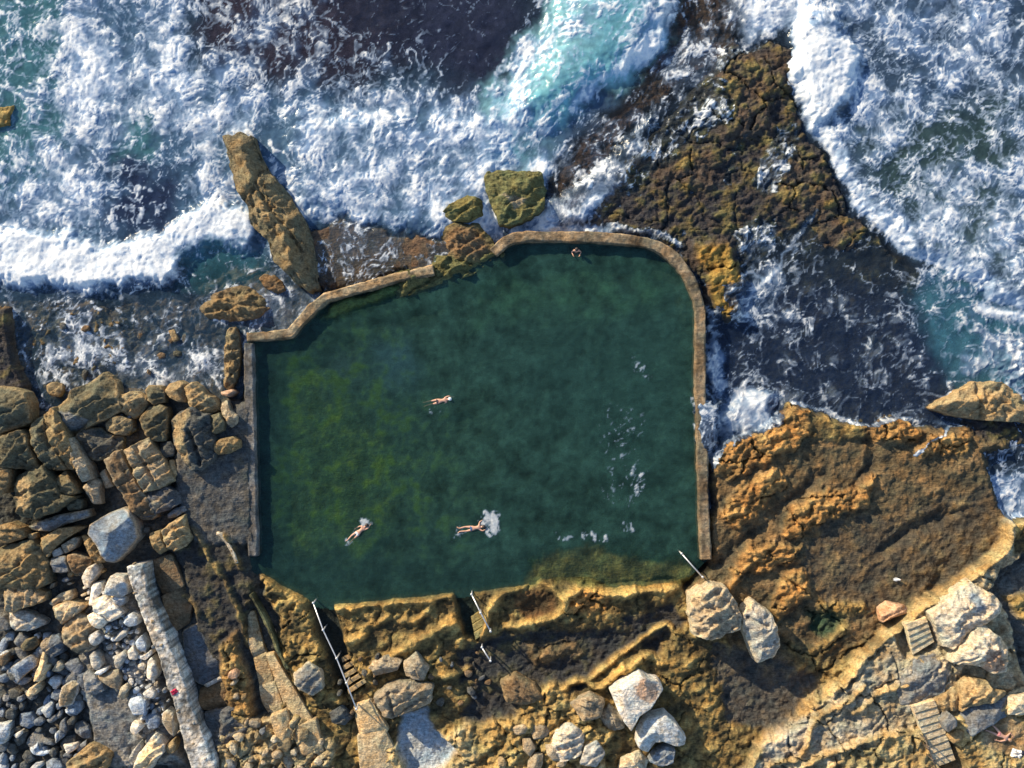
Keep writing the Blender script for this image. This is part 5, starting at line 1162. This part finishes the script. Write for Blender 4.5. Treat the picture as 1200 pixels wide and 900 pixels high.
person(at(1172, 861, g + .13), (19, -10, 0), (0, 0, 1), sun, 'sunbather lying on the pale rock in the bottom right corner', hair=plain_material('fair_hair', (.30, .17, .09), .6, 0, .3, 30), shorts=plain_material('pink_swimwear', (.55, .2, .2), .7, 0, .2, 20))

# ------------------------------------------------------------------ small things lying about
def cloth(name, px, py, w, d, ang, col, label, cat, hh=.10, fold=1.0, stripe=None):
    x, y, _ = P(px, py, 2.4 if px > 1000 else 2.2); g = ground(x, y)
    if name == 'cloth_scrap': g = 2.16
    n = 22; V = []; cl = []
    for j in range(n):
        for i in range(n):
            u, v = (i / (n - 1) - .5), (j / (n - 1) - .5)
            a = w * u * (1 + .12 * float(pn(v * 4, 2, 3))); b = d * v * (1 + .15 * float(pn(u * 4, 5, 4)))
            z = hh * (.35 + fold * abs(float(fbm(np.array(u * 5. + px), np.array(v * 5.), 33, 3)))) * (1 - (2 * max(abs(u), abs(v))) ** 6)
            V.append((a * math.cos(ang) - b * math.sin(ang), a * math.sin(ang) + b * math.cos(ang), z + .01))
            cl.append(stripe if stripe and (u > .08) else col)
    q = grid_quads(n, n).reshape(-1, 4)
    o = mesh_np(name, V, q[:, ::-1], CLOTHM, True, np.array(cl), loc=(x, y, g))
    s = o.modifiers.new('Thick', 'SOLIDIFY'); s.thickness = .012
    return tag(o, label, cat)
CLOTHM = rock_material('towelling', .1, .1)
cloth('towel', 1194, 884, .95, .55, -.25, (.75, .77, .8), 'crumpled white and dark blue towel in the bottom right corner', 'towel', .22, 1.4, (.02, .03, .08))
cloth('cloth_scrap', 204, 811, .42, .30, .6, (.45, .03, .09), 'small crimson cloth lying on the old rubble wall', 'cloth', .10, 1.2)
# a gull resting on the dark platform
gx, gy = P(1051, 679, .7)[:2]; gz = ground(gx, gy)
WHITEF = plain_material('white_feathers', (.8, .8, .79), .7, 0, .06, 30); GREYF = plain_material('grey_feathers', (.35, .37, .4), .7, 0, .1, 30); ORB = plain_material('orange_beak', (.6, .2, .05), .5, 0, .1, 30)
gull = empty('gull', (gx, gy, gz), 'white gull standing on the dark wet platform', 'bird')
skin_mesh('body', [(None, [('a', (gx - .20, gy, gz + .17), .03), ('b', (gx - .08, gy, gz + .17), .085), ('c', (gx + .06, gy, gz + .19), .09), ('n', (gx + .13, gy, gz + .26), .05), ('h', (gx + .16, gy, gz + .32), .055), ('f', (gx + .2, gy, gz + .32), .03)])], WHITEF, gull, (gx, gy, gz))
for s in (1, -1):
    skin_mesh('wing', [(None, [(None, (gx + .06, gy + s * .075, gz + .21), .04), (None, (gx - .08, gy + s * .085, gz + .20), .05), (None, (gx - .25, gy + s * .04, gz + .18), .015)])], GREYF, gull, (gx, gy, gz))
    tube('leg', [(gx, gy + s * .04, gz - .02), (gx, gy + s * .04, gz + .12)], .008, ORB, gull, (gx, gy, gz), 6)
tube('beak', [(gx + .21, gy, gz + .32), (gx + .28, gy, gz + .31)], [.016, .004], ORB, gull, (gx, gy, gz), 8)

# ------------------------------------------------------------------ light, sky and camera
EL, AZ = math.radians(22), (-.74, .67)                                # the sun stands to the upper left of the picture
w = bpy.data.worlds.new('World'); SC.world = w; w.use_nodes = True
nt = w.node_tree; nt.nodes.clear()
sky = nt.nodes.new('ShaderNodeTexSky'); sky.sky_type = 'NISHITA'; sky.sun_disc = False
sky.sun_elevation = EL; sky.sun_rotation = math.atan2(AZ[0], AZ[1]); sky.altitude = 0; sky.air_density = 1.0; sky.dust_density = .6; sky.ozone_density = 1.5
bg = nt.nodes.new('ShaderNodeBackground'); bg.inputs[1].default_value = .15
wo = nt.nodes.new('ShaderNodeOutputWorld'); nt.links.new(sky.outputs[0], bg.inputs[0]); nt.links.new(bg.outputs[0], wo.inputs[0])
sl_ = bpy.data.lights.new('sun', 'SUN'); sl_.energy = 5.0; sl_.angle = math.radians(.53); sl_.color = (1.0, .835, .575)
so = bpy.data.objects.new('sun', sl_); COL.objects.link(so)
dv_ = Vector((AZ[0] * math.cos(EL), AZ[1] * math.cos(EL), math.sin(EL)))
so.rotation_euler = dv_.to_track_quat('Z', 'Y').to_euler(); so.location = dv_ * 100
cam = bpy.data.cameras.new('camera'); cam.sensor_width = 36; cam.lens = 36 * H / (1200 * S); cam.clip_end = 3000; cam.clip_start = .5
co = bpy.data.objects.new('camera', cam); co.location = (0, 0, H); co.rotation_euler = (0, 0, 0); COL.objects.link(co); SC.camera = co
vs = SC.view_settings; vs.view_transform = 'Standard'; vs.look = 'None'; vs.exposure = .63; vs.gamma = 1; vs.use_curve_mapping = False
SC.cycles.max_bounces = 6; SC.cycles.transparent_max_bounces = 8
